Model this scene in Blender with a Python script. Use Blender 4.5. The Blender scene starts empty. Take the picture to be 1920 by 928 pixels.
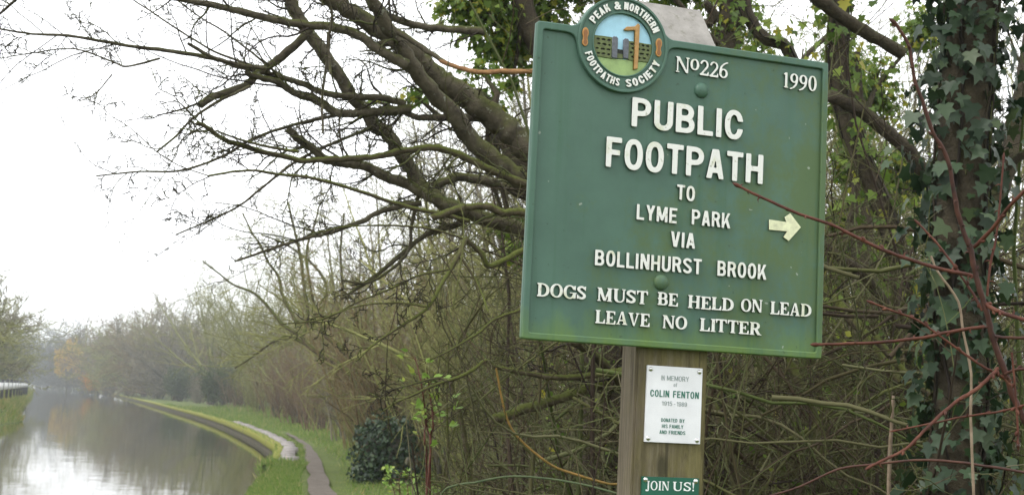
import bpy, math, random
import numpy as np
from mathutils import Vector, Matrix
SC = bpy.context.scene
COL = SC.collection
R_ = math.radians

# ------------------------------------------------------------------ camera
CAM = np.array([0.0, 0.0, 1.6])
PITCH, ROLL, FPX = 0.11889, 0.051375, 2500.0
_f = np.array([0, math.cos(PITCH), math.sin(PITCH)])
_r0 = np.array([1.0, 0, 0]); _u0 = np.cross(_r0, _f)
_r = _r0 * math.cos(ROLL) + _u0 * math.sin(ROLL)
_u = _u0 * math.cos(ROLL) - _r0 * math.sin(ROLL)
cam = bpy.data.cameras.new('camera'); cam_ob = bpy.data.objects.new('camera', cam); COL.objects.link(cam_ob)
cam.sensor_width = 36.0; cam.lens = FPX / 1920 * 36
cam.clip_start = 0.05; cam.clip_end = 5000
cam.dof.use_dof = True; cam.dof.focus_distance = 2.6; cam.dof.aperture_fstop = 16
cam_ob.matrix_world = Matrix(((_r[0], _u[0], -_f[0], CAM[0]), (_r[1], _u[1], -_f[1], CAM[1]), (_r[2], _u[2], -_f[2], CAM[2]), (0, 0, 0, 1)))
SC.camera = cam_ob

# ------------------------------------------------------------------ sky, sun, exposure
SUN_EL, SUN_AZ = R_(50), R_(235)          # compass-style azimuth from +Y, clockwise
W = bpy.data.worlds.new("World"); SC.world = W; W.use_nodes = True
nt = W.node_tree; bg = nt.nodes['Background']
sky = nt.nodes.new('ShaderNodeTexSky'); sky.sky_type = 'NISHITA'; sky.sun_disc = False
sky.sun_elevation = SUN_EL; sky.sun_rotation = SUN_AZ
sky.air_density = 1.0; sky.dust_density = 2.0; sky.ozone_density = 1.0
hs = nt.nodes.new('ShaderNodeHueSaturation'); hs.inputs['Saturation'].default_value = 0.12
nt.links.new(sky.outputs[0], hs.inputs['Color'])
cloud = nt.nodes.new('ShaderNodeMix'); cloud.data_type = 'RGBA'; cloud.inputs[0].default_value = 0.8       # even cloud cover over the clear sky
cloud.inputs[7].default_value = (12.0, 12.15, 12.4, 1); nt.links.new(hs.outputs[0], cloud.inputs[6]); nt.links.new(cloud.outputs[2], bg.inputs['Color'])
bg.inputs['Strength'].default_value = 0.15
sun = bpy.data.lights.new('sun', 'SUN'); sun.energy = 1.5; sun.angle = R_(12); sun.color = (1.0, 0.97, 0.92)
sun_ob = bpy.data.objects.new('sun', sun); COL.objects.link(sun_ob)
_sd = Vector((math.sin(SUN_AZ) * math.cos(SUN_EL), math.cos(SUN_AZ) * math.cos(SUN_EL), math.sin(SUN_EL)))
sun_ob.rotation_euler = _sd.to_track_quat('Z', 'Y').to_euler(); sun_ob.location = (0, -5, 30)
SC.view_settings.view_transform = 'Standard'; SC.view_settings.look = 'None'
SC.view_settings.exposure = 0.36; SC.view_settings.gamma = 1.0
SC.render.engine = 'CYCLES'
cy = SC.cycles
cy.use_denoising = True; cy.max_bounces = 8; cy.volume_bounces = 1; cy.diffuse_bounces = 3; cy.glossy_bounces = 3
cy.use_adaptive_sampling = True; cy.adaptive_threshold = 0.01
HAZE_DENSITY = 0.0009

# ------------------------------------------------------------------ helpers
def ray(px, py):
    return _r * (px - 960) / FPX - _u * (py - 464) / FPX + _f
def at(px, py, Y):
    d = ray(px, py); return CAM + d * (Y / d[1])
def ground(px, py, z=0.0):
    d = ray(px, py); return CAM + d * ((z - 1.6) / d[2])

def tag(o, label=None, cat=None, group=None, kind=None):
    if label: o['label'] = label
    if cat: o['category'] = cat
    if group: o['group'] = group
    if kind: o['kind'] = kind
    return o
def empty(name, loc=(0, 0, 0), rz=0.0):
    o = bpy.data.objects.new(name, None); COL.objects.link(o); o.empty_display_size = 0.1
    o.location = loc; o.rotation_euler = (0, 0, rz); return o
def link(name, me, mat=None, parent=None):
    o = bpy.data.objects.new(name, me); COL.objects.link(o)
    if mat is not None and not me.materials:
        for q in (mat if isinstance(mat, list) else [mat]): me.materials.append(q)
    if parent is not None: o.parent = parent
    return o
def mesh_np(name, V, F, smooth=False):
    """V (n,3); F array (m,3) or (m,4) or list of such arrays"""
    me = bpy.data.meshes.new(name)
    if isinstance(F, list) and len(F) and np.ndim(F[0]) == 1:
        by = {}
        for f in F: by.setdefault(len(f), []).append(f)
        F = list(by.values())
    Fs = F if isinstance(F, list) else [F]
    Fs = [np.asarray(f, np.int32) for f in Fs if len(f)]
    V = np.asarray(V, np.float32)
    me.vertices.add(len(V)); me.vertices.foreach_set('co', V.ravel())
    nl = sum(f.size for f in Fs); nf = sum(len(f) for f in Fs)
    me.loops.add(nl); me.polygons.add(nf)
    me.loops.foreach_set('vertex_index', np.concatenate([f.ravel() for f in Fs]))
    tot = np.concatenate([np.full(len(f), f.shape[1], np.int32) for f in Fs])
    st = np.concatenate([[0], np.cumsum(tot)[:-1]]).astype(np.int32)
    me.polygons.foreach_set('loop_start', st)
    try: me.polygons.foreach_set('loop_total', tot)
    except Exception: pass
    if smooth: me.polygons.foreach_set('use_smooth', np.ones(nf, bool))
    me.update(calc_edges=True); me.validate()
    return me

class Tubes:
    def __init__(self): self.g = {}; self.n = 0
    def add(self, pts, rad, k=3):
        key = (len(pts), k); self.g.setdefault(key, []).append((pts, rad)); self.n += 1
    def arrays(self):
        Vs, Fs, off = [], [], 0
        for (n, k), L in self.g.items():
            P = np.array([a[0] for a in L], float); Rr = np.array([a[1] for a in L], float); m = len(P)
            T = np.gradient(P, axis=1); T /= np.linalg.norm(T, axis=2, keepdims=True) + 1e-12
            ref = np.where(np.abs(T[:, 0, 2:3]) > 0.9, np.array([[1.0, 0, 0]]), np.array([[0, 0, 1.0]]))
            N = np.cross(T[:, 0], ref); N /= np.linalg.norm(N, axis=1, keepdims=True) + 1e-12
            ang = np.arange(k) * 2 * math.pi / k; ca, sa = np.cos(ang), np.sin(ang)
            V = np.empty((m, n, k, 3))
            for i in range(n):
                t = T[:, i]; N = N - (N * t).sum(1, keepdims=True) * t
                N /= np.linalg.norm(N, axis=1, keepdims=True) + 1e-12
                B = np.cross(t, N)
                V[:, i] = P[:, i, None, :] + Rr[:, i, None, None] * (ca[None, :, None] * N[:, None, :] + sa[None, :, None] * B[:, None, :])
            base = off + np.arange(m)[:, None, None] * (n * k)
            i = np.arange(n - 1)[None, :, None] * k; j = np.arange(k)[None, None, :]; j2 = (j + 1) % k
            F = np.stack([base + i + j, base + i + j2, base + i + k + j2, base + i + k + j], -1).reshape(-1, 4)
            Vs.append(V.reshape(-1, 3)); Fs.append(F); off += m * n * k
        return np.concatenate(Vs), np.concatenate(Fs)
    def mesh(self, name):
        V, F = self.arrays(); return mesh_np(name, V, F, True)

LEAF_OVAL = (np.array([[0, 0, 0], [.28, .3, .05], [.3, .6, .05], [0, 1, -.06], [-.3, .6, .05], [-.28, .3, .05], [0, .5, 0]], float),
             np.array([[0, 1, 6], [1, 2, 6], [2, 3, 6], [3, 4, 6], [4, 5, 6], [5, 0, 6]]))
LEAF_IVY = (np.array([[0, .22, 0], [0, 0, .02], [.22, -.12, .04], [.52, -.02, .02], [.36, .26, .05], [.56, .5, -.02], [.24, .56, .04], [0, 1.0, -.08],
                      [-.24, .56, .04], [-.56, .5, -.02], [-.36, .26, .05], [-.52, -.02, .02], [-.22, -.12, .04]], float),
            np.array([[0, i, i + 1] for i in range(1, 12)] + [[0, 12, 1]]))
LEAF_TRI = (np.array([[-.3, .3, 0], [0, 0, 0], [.3, .4, .08], [0, 1, 0]], float), np.array([[0, 1, 2], [0, 2, 3]]))
BLADE = (np.array([[-.05, 0, 0], [.05, 0, 0], [.035, .5, .03], [-.035, .5, .03], [0, 1, .16]], float), np.array([[0, 1, 2], [0, 2, 3], [3, 2, 4]]))
class Leaves:
    def __init__(self, tmpl): self.t = tmpl; self.p = []; self.d = []; self.nn = []; self.s = []
    def add(self, p, d, n, s): self.p.append(p); self.d.append(d); self.nn.append(n); self.s.append(s)
    def mesh(self, name):
        P = np.array(self.p, float); D = np.array(self.d, float); Nn = np.array(self.nn, float); S = np.array(self.s, float)
        D /= np.linalg.norm(D, axis=1, keepdims=True) + 1e-9
        Nn = Nn - (Nn * D).sum(1, keepdims=True) * D; Nn /= np.linalg.norm(Nn, axis=1, keepdims=True) + 1e-9
        X = np.cross(D, Nn); t, f = self.t; k = len(t)
        V = P[:, None] + S[:, None, None] * (t[None, :, 0:1] * X[:, None] + t[None, :, 1:2] * D[:, None] + t[None, :, 2:3] * Nn[:, None])
        F = (np.arange(len(P))[:, None, None] * k + f[None]).reshape(-1, 3)
        return mesh_np(name, V.reshape(-1, 3), F, False)

rnd = random.Random(7)
def rvec(r): 
    while True:
        x, y, z = r.uniform(-1, 1), r.uniform(-1, 1), r.uniform(-1, 1); q = x * x + y * y + z * z
        if 0.01 < q < 1: q = math.sqrt(q); return x / q, y / q, z / q
def norm(v):
    l = math.sqrt(v[0] * v[0] + v[1] * v[1] + v[2] * v[2]) or 1e-9; return v[0] / l, v[1] / l, v[2] / l
def smooth_path(pts, per=4):
    """Catmull-Rom through 3-D points"""
    P = [np.array(p, float) for p in pts]; P = [2 * P[0] - P[1]] + P + [2 * P[-1] - P[-2]]
    out = []
    for i in range(1, len(P) - 2):
        p0, p1, p2, p3 = P[i - 1:i + 3]
        for j in range(per):
            t = j / per
            out.append(.5 * (2 * p1 + (p2 - p0) * t + (2 * p0 - 5 * p1 + 4 * p2 - p3) * t * t + (3 * p1 - p0 - 3 * p2 + p3) * t ** 3))
    out.append(P[-2]); return out

def grow(tb, p, d, L, r0, lev, prm, r, tips=None, r1=None):
    """wiggly branch with recursive children. prm[lev] = dict(n segs, wig, up, kids, ratio, ang, k, taper)"""
    q = prm[lev]; n = q['n']; st = L / n; pts = [tuple(p)]; rad = [r0]
    end = r1 if r1 is not None else r0 * q.get('taper', .3)
    for i in range(n):
        w = rvec(r); g = q['wig']
        d = norm((d[0] + w[0] * g, d[1] + w[1] * g, d[2] + w[2] * g + q.get('up', 0)))
        p = (p[0] + d[0] * st, p[1] + d[1] * st, p[2] + d[2] * st)
        pts.append(p); rad.append(r0 + (end - r0) * (i + 1) / n)
    tb.add(pts, rad, q.get('k', 3))
    if lev + 1 < len(prm):
        kids = q['kids']; m = int(kids) + (1 if r.random() < kids - int(kids) else 0)
        for c in range(m):
            t = q.get('t0', .25) + (1 - q.get('t0', .25)) * (c + r.random()) / m
            x = t * n; i = min(int(x), n - 1); fr = x - i
            a, b = pts[i], pts[i + 1]
            pp = (a[0] + (b[0] - a[0]) * fr, a[1] + (b[1] - a[1]) * fr, a[2] + (b[2] - a[2]) * fr)
            dd = norm((b[0] - a[0], b[1] - a[1], b[2] - a[2])); w = rvec(r)
            dot = w[0] * dd[0] + w[1] * dd[1] + w[2] * dd[2]
            w = norm((w[0] - dot * dd[0], w[1] - dot * dd[1], w[2] - dot * dd[2]))
            an = q['ang'] * r.uniform(.7, 1.3); ca, sa = math.cos(an), math.sin(an)
            cd = (dd[0] * ca + w[0] * sa, dd[1] * ca + w[1] * sa, dd[2] * ca + w[2] * sa)
            rr = (rad[i] + (rad[i + 1] - rad[i]) * fr) * q.get('rr', .6)
            grow(tb, pp, cd, L * q['ratio'] * r.uniform(.6, 1.25) * (1 - .35 * t), max(rr, prm[lev + 1].get('rmin', .001)), lev + 1, prm, r, tips)
    elif tips is not None: tips.append((pts[-1], d)); tips.append((pts[len(pts) // 2], d))

# ------------------------------------------------------------------ materials
def new_mat(name):
    m = bpy.data.materials.new(name); m.use_nodes = True
    return m, m.node_tree, m.node_tree.nodes['Principled BSDF']
def node(t, typ, **kw):
    n = t.nodes.new(typ)
    for k, v in kw.items(): setattr(n, k, v)
    return n
def ramp(t, src, stops):
    n = t.nodes.new('ShaderNodeValToRGB'); e = n.color_ramp.elements
    while len(e) < len(stops): e.new(0.5)
    for i, (p, c) in enumerate(stops):
        e[i].position = p; e[i].color = (*c, 1) if len(c) == 3 else c
    t.links.new(src, n.inputs[0]); return n.outputs[0]
def noise(t, scale, detail=4, rough=.6, vec=None, coord='Object', stretch=None):
    n = t.nodes.new('ShaderNodeTexNoise'); n.inputs['Scale'].default_value = scale
    n.inputs['Detail'].default_value = detail; n.inputs['Roughness'].default_value = rough
    if vec is None:
        tc = t.nodes.new('ShaderNodeTexCoord'); vec = tc.outputs[coord]
    if stretch:
        mp = t.nodes.new('ShaderNodeMapping'); mp.inputs['Scale'].default_value = stretch; t.links.new(vec, mp.inputs[0]); vec = mp.outputs[0]
    t.links.new(vec, n.inputs['Vector']); return n.outputs[0]
def mix(t, fac, a, b, mode='MIX'):
    n = t.nodes.new('ShaderNodeMix'); n.data_type = 'RGBA'; n.blend_type = mode
    for s, v in ((0, fac), (6, a), (7, b)):
        if isinstance(v, (int, float)): n.inputs[s].default_value = v
        elif isinstance(v, tuple): n.inputs[s].default_value = (*v, 1) if len(v) == 3 else v
        else: t.links.new(v, n.inputs[s])
    return n.outputs[2]
def bump(t, b, h, strength=.3, dist=.01):
    n = t.nodes.new('ShaderNodeBump'); n.inputs['Strength'].default_value = strength; n.inputs['Distance'].default_value = dist
    t.links.new(h, n.inputs['Height']); t.links.new(n.outputs[0], b.inputs['Normal'])
def math_(t, op, a, b=None, clamp=False):
    n = t.nodes.new('ShaderNodeMath'); n.operation = op; n.use_clamp = clamp
    for i, v in enumerate((a, b)):
        if v is None: continue
        if isinstance(v, (int, float)): n.inputs[i].default_value = v
        else: t.links.new(v, n.inputs[i])
    return n.outputs[0]
def spec(b, rough, s=.5):
    b.inputs['Roughness'].default_value = rough; b.inputs['Specular IOR Level'].default_value = s
def simple(name, col, rough=.6, metal=0, var=.0, scale=20):
    m, t, b = new_mat(name); spec(b, rough); b.inputs['Metallic'].default_value = metal
    if var:
        nz = noise(t, scale); c = ramp(t, nz, [(.3, tuple(x * (1 - var) for x in col)), (.7, tuple(min(1, x * (1 + var)) for x in col))])
        t.links.new(c, b.inputs['Base Color'])
    else: b.inputs['Base Color'].default_value = (*col, 1)
    return m

def bark(name, base, dark, moss, moss_amt=.5, scale=14, lichen=None, bumpd=.006):
    m, t, b = new_mat(name); spec(b, .9, .2)
    n1 = noise(t, scale, 6, .7); c = ramp(t, n1, [(.3, dark), (.72, base)])
    geo = node(t, 'ShaderNodeNewGeometry'); sep = node(t, 'ShaderNodeSeparateXYZ'); t.links.new(geo.outputs['Normal'], sep.inputs[0])
    n2 = noise(t, scale * .35, 4, .6)
    v = math_(t, 'ADD', math_(t, 'MULTIPLY', sep.outputs[2], .35), n2)
    v = ramp(t, v, [(.72 - moss_amt * .4, (0, 0, 0)), (.95 - moss_amt * .4, (1, 1, 1))])
    n3 = noise(t, scale * 4, 3); mc = ramp(t, n3, [(.3, tuple(x * .6 for x in moss)), (.7, moss)])
    c = mix(t, v, c, mc)
    if lichen:
        n4 = noise(t, scale * 2.6, 4, .6); lv = ramp(t, n4, [(.63, (0, 0, 0)), (.68, (.85, .85, .85))]); c = mix(t, lv, c, lichen)
    t.links.new(c, b.inputs['Base Color']); bump(t, b, noise(t, scale * 3, 5, .75), .9, bumpd * 1.5)
    return m
def island(name, stops, rough=.9, sp=.2, trans=0.0):
    """colour varies from piece to piece (each twig, leaf or blade)"""
    m, t, b = new_mat(name); spec(b, rough, sp)
    g = node(t, 'ShaderNodeNewGeometry'); c = ramp(t, g.outputs['Random Per Island'], stops)
    t.links.new(c, b.inputs['Base Color'])
    if trans:
        tr = node(t, 'ShaderNodeBsdfTranslucent'); t.links.new(c, tr.inputs[0]); ms = node(t, 'ShaderNodeMixShader'); ms.inputs[0].default_value = trans
        t.links.new(b.outputs[0], ms.inputs[1]); t.links.new(tr.outputs[0], ms.inputs[2])
        t.links.new(ms.outputs[0], t.nodes['Material Output'].inputs['Surface'])
    return m

M = {}
def green_paint(name, base, dirt=1.0):
    m, t, b = new_mat(name); spec(b, .42, .3)
    tc = node(t, 'ShaderNodeTexCoord'); sep = node(t, 'ShaderNodeSeparateXYZ'); t.links.new(tc.outputs['Object'], sep.inputs[0])
    n1 = noise(t, 7, 5, .65, tc.outputs['Object']); c = ramp(t, n1, [(.3, tuple(x * .86 for x in base)), (.7, tuple(x * 1.1 for x in base))])
    # algae film: big blotches, stronger low down and towards the right
    n2 = noise(t, 5.5, 7, .72, tc.outputs['Object'], stretch=(1, 1, .7))
    a = math_(t, 'ADD', math_(t, 'ADD', n2, math_(t, 'MULTIPLY', noise(t, 48, 6, .75, tc.outputs['Object']), .34)), math_(t, 'MULTIPLY', sep.outputs[0], .33)); a = math_(t, 'ADD', a, math_(t, 'MULTIPLY', sep.outputs[2], -.16))
    a = ramp(t, a, [(.655, (0, 0, 0)), (.84, (.85 * dirt,) * 3)])
    c = mix(t, a, c, (.078, .124, .046))
    # thicker growth caught along the lower rim
    lo = math_(t, 'ADD', math_(t, 'MULTIPLY', sep.outputs[2], -9.0), math_(t, 'MULTIPLY', noise(t, 22, 4, .7, tc.outputs['Object'], stretch=(1, 1, .45)), 1.3))
    lo = ramp(t, lo, [(0.0, (0, 0, 0)), (1.0, (1, 1, 1))]) if False else lo
    mr = node(t, 'ShaderNodeMapRange'); mr.inputs[1].default_value = 2.85; mr.inputs[2].default_value = 3.6; t.links.new(lo, mr.inputs[0])
    mr.inputs[4].default_value = .75
    c = mix(t, mr.outputs[0], c, (.12, .20, .03))
    # vertical run marks and small dark scuffs
    n5 = noise(t, 26, 5, .65, tc.outputs['Object'], stretch=(1.4, 1, .07)); s = ramp(t, n5, [(.54, (0, 0, 0)), (.70, (.55,) * 3)]); c = mix(t, s, c, (.045, .11, .065))
    n6 = noise(t, 90, 2, .5, tc.outputs['Object']); s6 = ramp(t, n6, [(.70, (0, 0, 0)), (.75, (.6,) * 3)]); c = mix(t, s6, c, (.03, .05, .03))
    n7 = noise(t, 42, 2, .4, tc.outputs['Object']); s7 = ramp(t, n7, [(.765, (0, 0, 0)), (.775, (.7,) * 3)]); c = mix(t, s7, c, (.30, .34, .29))
    t.links.new(c, b.inputs['Base Color'])
    t.links.new(ramp(t, n2, [(.3, (.35,) * 3), (.7, (.6,) * 3)]), b.inputs['Roughness'])
    bump(t, b, noise(t, 160, 3, .6, tc.outputs['Object']), .12, .001)
    return m
M['paint'] = green_paint('board_green_paint', (.066, .132, .098))
def white_paint():
    m, t, b = new_mat('letter_white_paint'); spec(b, .5, .4)
    n1 = noise(t, 13, 5, .7); a = ramp(t, n1, [(.55, (0, 0, 0)), (.72, (.85,) * 3)])
    c = mix(t, a, (.68, .69, .655), (.46, .49, .28))
    n2 = noise(t, 110, 3, .6); s = ramp(t, n2, [(.60, (0, 0, 0)), (.70, (.75,) * 3)]); c = mix(t, s, c, (.27, .28, .19))
    t.links.new(c, b.inputs['Base Color']); bump(t, b, noise(t, 300, 2), .15, .001); return m
M['white'] = white_paint(); M['letter_side'] = simple('letter_edge_paint', (.022, .042, .030), .6, var=.3, scale=60)
M['cream'] = simple('arrow_cream_paint', (.62, .64, .42), .55, var=.22, scale=60)
M['picture_sky'] = simple('picture_sky_blue', (.34, .60, .74), .5, var=.08, scale=60)
M['picture_grass'] = simple('picture_grass_green', (.25, .36, .13), .5, var=.15, scale=80)
M['picture_wall'] = simple('picture_wall_green', (.09, .115, .035), .6, var=.3, scale=120)
M['picture_hole'] = simple('picture_wall_hollow', (.016, .02, .015), .7)
M['picture_stone'] = simple('picture_stone_grey', (.10, .11, .13), .6, var=.25, scale=150)
M['picture_post'] = simple('picture_post_brown', (.36, .20, .06), .5, var=.2, scale=90)
M['picture_shoe'] = simple('picture_sole_orange', (.42, .20, .05), .5, var=.15, scale=90)
M['picture_sole'] = simple('picture_sole_dark', (.22, .09, .02), .5)
M['steel'] = simple('screw_steel', (.55, .55, .53), .3, 1.0)
M['plaque'] = simple('plaque_white', (.70, .71, .735), .24, var=.06, scale=22)
M['plaque_green'] = simple('plaque_deep_green', (.010, .095, .058), .3, var=.12, scale=14)
M['print_green'] = simple('print_green', (.03, .14, .10), .5)
M['print_grey'] = simple('print_grey', (.22, .27, .26), .5)
M['print_white'] = simple('print_white', (.75, .77, .76), .5)
def wood():
    m, t, b = new_mat('weathered_post_wood'); spec(b, .85, .25)
    tc = node(t, 'ShaderNodeTexCoord'); o = tc.outputs['Object']
    g1 = noise(t, 75, 6, .75, o, stretch=(1, 1, .035)); c = ramp(t, g1, [(.30, (.050, .040, .026)), (.5, (.135, .112, .076)), (.72, (.25, .22, .165))])
    sx = node(t, 'ShaderNodeSeparateXYZ'); t.links.new(o, sx.inputs[0])
    # green algae film on the broad face, bare silver wood on the left side
    n2 = noise(t, 15, 7, .75, o, stretch=(1, 1, .35)); a = math_(t, 'ADD', n2, math_(t, 'MULTIPLY', sx.outputs[0], 1.6))
    a = math_(t, 'ADD', a, math_(t, 'MULTIPLY', sx.outputs[1], -3.0))
    a = ramp(t, a, [(.30, (0, 0, 0)), (.56, (.80,) * 3)]); gc = ramp(t, noise(t, 70, 5, .75, o, stretch=(1, 1, .2)), [(.3, (.070, .062, .020)), (.7, (.165, .145, .055))]); c = mix(t, a, c, gc)
    n3 = noise(t, 48, 5, .75, o, stretch=(1, 1, .25)); s = ramp(t, n3, [(.57, (0, 0, 0)), (.72, (.65,) * 3)]); c = mix(t, s, c, (.045, .040, .02))
    ck = noise(t, 90, 2, .5, o, stretch=(1, 1, .02)); s2 = ramp(t, ck, [(.70, (0, 0, 0)), (.74, (.6,) * 3)]); c = mix(t, s2, c, (.030, .025, .016))
    # dark damp patch above the lower plate
    vm = node(t, 'ShaderNodeVectorMath', operation='SUBTRACT'); t.links.new(o, vm.inputs[0]); vm.inputs[1].default_value = (-.015, .003, -.528)
    vs = node(t, 'ShaderNodeVectorMath', operation='MULTIPLY'); t.links.new(vm.outputs[0], vs.inputs[0]); vs.inputs[1].default_value = (62, 20, 30)
    vl = node(t, 'ShaderNodeVectorMath', operation='LENGTH'); t.links.new(vs.outputs[0], vl.inputs[0]); d = math_(t, 'ADD', vl.outputs['Value'], math_(t, 'MULTIPLY', n3, .9))
    c = mix(t, ramp(t, math_(t, 'MULTIPLY', d, .5), [(.45, (.75,) * 3), (.72, (0, 0, 0))]), c, (.030, .028, .014))
    t.links.new(c, b.inputs['Base Color']); bump(t, b, g1, .7, .004); return m
M['wood'] = wood()
def leadcap():
    m, t, b = new_mat('weathered_cap_sheet'); spec(b, .75, .3)
    n1 = noise(t, 14, 6, .7); c = ramp(t, n1, [(.3, (.17, .16, .145)), (.7, (.32, .305, .28))])
    n2 = noise(t, 45, 4, .7); s = ramp(t, n2, [(.58, (0, 0, 0)), (.68, (.6,) * 3)]); c = mix(t, s, c, (.12, .12, .08))
    t.links.new(c, b.inputs['Base Color']); bump(t, b, n1, .3, .006); return m
M['cap'] = leadcap()

M['bark_old'] = bark('mossy_grey_bark', (.135, .118, .080), (.034, .028, .019), (.078, .086, .022), .46, 16, lichen=(.21, .22, .165))
M['bark_moss'] = bark('very_mossy_bark', (.12, .10, .06), (.038, .030, .019), (.095, .110, .024), .72, 18)
M['bark_bare'] = bark('peeled_branch_wood', (.42, .24, .11), (.20, .10, .05), (.12, .12, .03), .1, 20)
M['bark_ivy'] = bark('dark_trunk_bark', (.085, .07, .045), (.025, .02, .014), (.06, .07, .02), .35, 14, bumpd=.012)
M['twig_old'] = island('tangled_twig_bark', [(0, (.018, .014, .012)), (.35, (.036, .029, .021)), (.7, (.056, .054, .024)), (1, (.070, .082, .024))])
M['twig_thicket'] = island('thicket_stem_bark', [(0, (0.0249, 0.0171, 0.0128)), (.3, (0.0606, 0.0443, 0.0271)), (.5, (0.0820, 0.0892, 0.0286)), (.72, (0.1106, 0.0963, 0.0586)), (.86, (0.0606, 0.0820, 0.0214)), (1, (0.1284, 0.1249, 0.0642))])
M['cane_red'] = None
def cane(name, c0, c1, c2):
    m, t, b = new_mat(name); spec(b, .6, .2)
    n1 = noise(t, 30, 4, .6); c = ramp(t, n1, [(.3, c0), (.55, c1), (.75, c2)]); t.links.new(c, b.inputs['Base Color'])
    bump(t, b, noise(t, 220, 3), .25, .002); return m
M['cane_red'] = cane('red_brown_cane', (.034, .013, .009), (.085, .028, .017), (.135, .058, .034))
M['cane_dark'] = cane('dark_brown_cane', (.028, .014, .012), (.065, .028, .020), (.095, .045, .026))
M['cane_dry'] = cane('dry_pale_cane', (.15, .11, .075), (.22, .165, .115), (.29, .23, .17))
M['cane_yellow'] = cane('yellow_bramble_cane', (.15, .11, .03), (.26, .155, .045), (.32, .20, .07))
M['cane_green'] = cane('green_bramble_cane', (.05, .075, .035), (.08, .105, .05), (.11, .12, .06))
M['bud'] = simple('red_bud', (.16, .03, .02), .5, var=.3, scale=200)
M['hip'] = simple('red_berry', (.45, .06, .02), .35)
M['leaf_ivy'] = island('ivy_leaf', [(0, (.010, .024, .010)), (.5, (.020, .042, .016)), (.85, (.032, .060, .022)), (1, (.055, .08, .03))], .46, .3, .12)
M['leaf_ivy_bright'] = island('yellow_green_ivy_leaf', [(0, (.060, .115, .016)), (.5, (.125, .20, .028)), (.85, (.19, .26, .036)), (1, (.34, .30, .03))], .5, .3, .5)  # yellow-green foliage, a brighter leaf colour than the dark ivy
M['leaf_young'] = island('young_green_leaf', [(0, (.17, .30, .05)), (.6, (.25, .38, .07)), (1, (.34, .36, .06))], .5, .4, .35)
M['leaf_yellow'] = island('yellow_leaf', [(0, (.42, .36, .04)), (1, (.50, .42, .08))], .5, .3, .3)
M['grass'] = island('grass_blade', [(0, (0.0915, 0.1586, 0.0342)), (.5, (0.1464, 0.2318, 0.0464)), (.85, (0.2074, 0.2684, 0.0610)), (.96, (0.3416, 0.3050, 0.1342)), (1, (0.4392, 0.3660, 0.1830))], .7, .25, .4)
M['grass_dry'] = island('autumn_grass_blade', [(0, (0.1250, 0.1875, 0.0438)), (.55, (0.2000, 0.2500, 0.0625)), (.85, (0.3375, 0.3000, 0.1250)), (1, (0.4000, 0.2625, 0.1125))], .75, .25, .4)

# ------------------------------------------------------------------ the setting
def path_at(P, n):
    """resample a 2-D polyline"""
    P = np.array(P, float); s = np.r_[0, np.cumsum(np.linalg.norm(np.diff(P, axis=0), axis=1))]
    q = np.linspace(0, 1, n) ** 1.6 * s[-1]
    return np.stack([np.interp(q, s, P[:, 0]), np.interp(q, s, P[:, 1])], 1)
WATER_Z = -0.42
rb_px = [(470, 925), (503, 897), (516, 864), (501, 848), (464, 824), (400, 795), (330, 773), (255, 752), (195, 738)]
rb = [ground(x, y, WATER_Z)[:2] for x, y in rb_px]
rb = [np.array([-2.6, -40.]), np.array([-2.3, 0.]), np.array([-3.0, 14.]), np.array([-3.9, 20.])] + [np.array(p) for p in rb]
rb = [p for i, p in enumerate(rb) if i == 0 or p[1] > rb[i - 1][1] + .5 or True]
rb += [np.array([-.335 * 420 + 8, 420.]), np.array([-.345 * 640 + 2, 640.])]
rb3 = smooth_path([np.r_[p, 0] for p in rb], 22)
RB = np.array([p[:2] for p in rb3])
lb_px = [(0, 795), (25, 779), (46, 755), (57, 735)]
lb = [np.array([-24., -40.]), np.array([-21., 20.])] + [np.array(ground(x, y, WATER_Z)[:2]) for x, y in lb_px] + [np.array([-.3655 * 420, 420.]), np.array([-.3655 * 640, 640.])]
LB = np.array([p[:2] for p in smooth_path([np.r_[p, 0] for p in lb], 6)])
def normals2(P):
    T = np.gradient(P, axis=0); T /= np.linalg.norm(T, axis=1, keepdims=True); return np.stack([T[:, 1], -T[:, 0]], 1)
def strip_rows(P, N, prof, jitter=0.0, seed=1):
    """rows of points at offsets along the normal; prof = [(offset, z)]"""
    rg = np.random.default_rng(seed); rows = []
    for o, z in prof:
        rows.append(np.c_[P + N * o, np.full(len(P), z) + rg.normal(0, jitter, len(P)) * (abs(o) > .3)])
    V = np.concatenate(rows); n = len(P); F = []
    for k in range(len(prof) - 1):
        a = np.arange(n - 1) + k * n; F.append(np.stack([a, a + 1, a + n + 1, a + n], 1))
    return V, np.concatenate(F)
def soil(name, stops, scale=3):
    m, t, b = new_mat(name); spec(b, .95, .15)
    n1 = noise(t, scale, 8, .7); c = ramp(t, n1, stops); n2 = noise(t, scale * 9, 5, .7)
    c = mix(t, .45, c, ramp(t, n2, [(.3, stops[0][1]), (.7, stops[-1][1])])); t.links.new(c, b.inputs['Base Color'])
    bump(t, b, n2, .8, .05); return m
M['turf'] = soil('turf', [(.3, (.055, .085, .020)), (.55, (.09, .13, .03)), (.75, (.14, .14, .05))], 1.5)
M['litter'] = soil('leaf_litter', [(.3, (.03, .024, .014)), (.6, (.065, .05, .028)), (.8, (.085, .075, .03))], 2)
M['mud'] = soil('wet_mud', [(.3, (.070, .058, .046)), (.55, (.135, .115, .096)), (.8, (.22, .195, .17))], 3)

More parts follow.
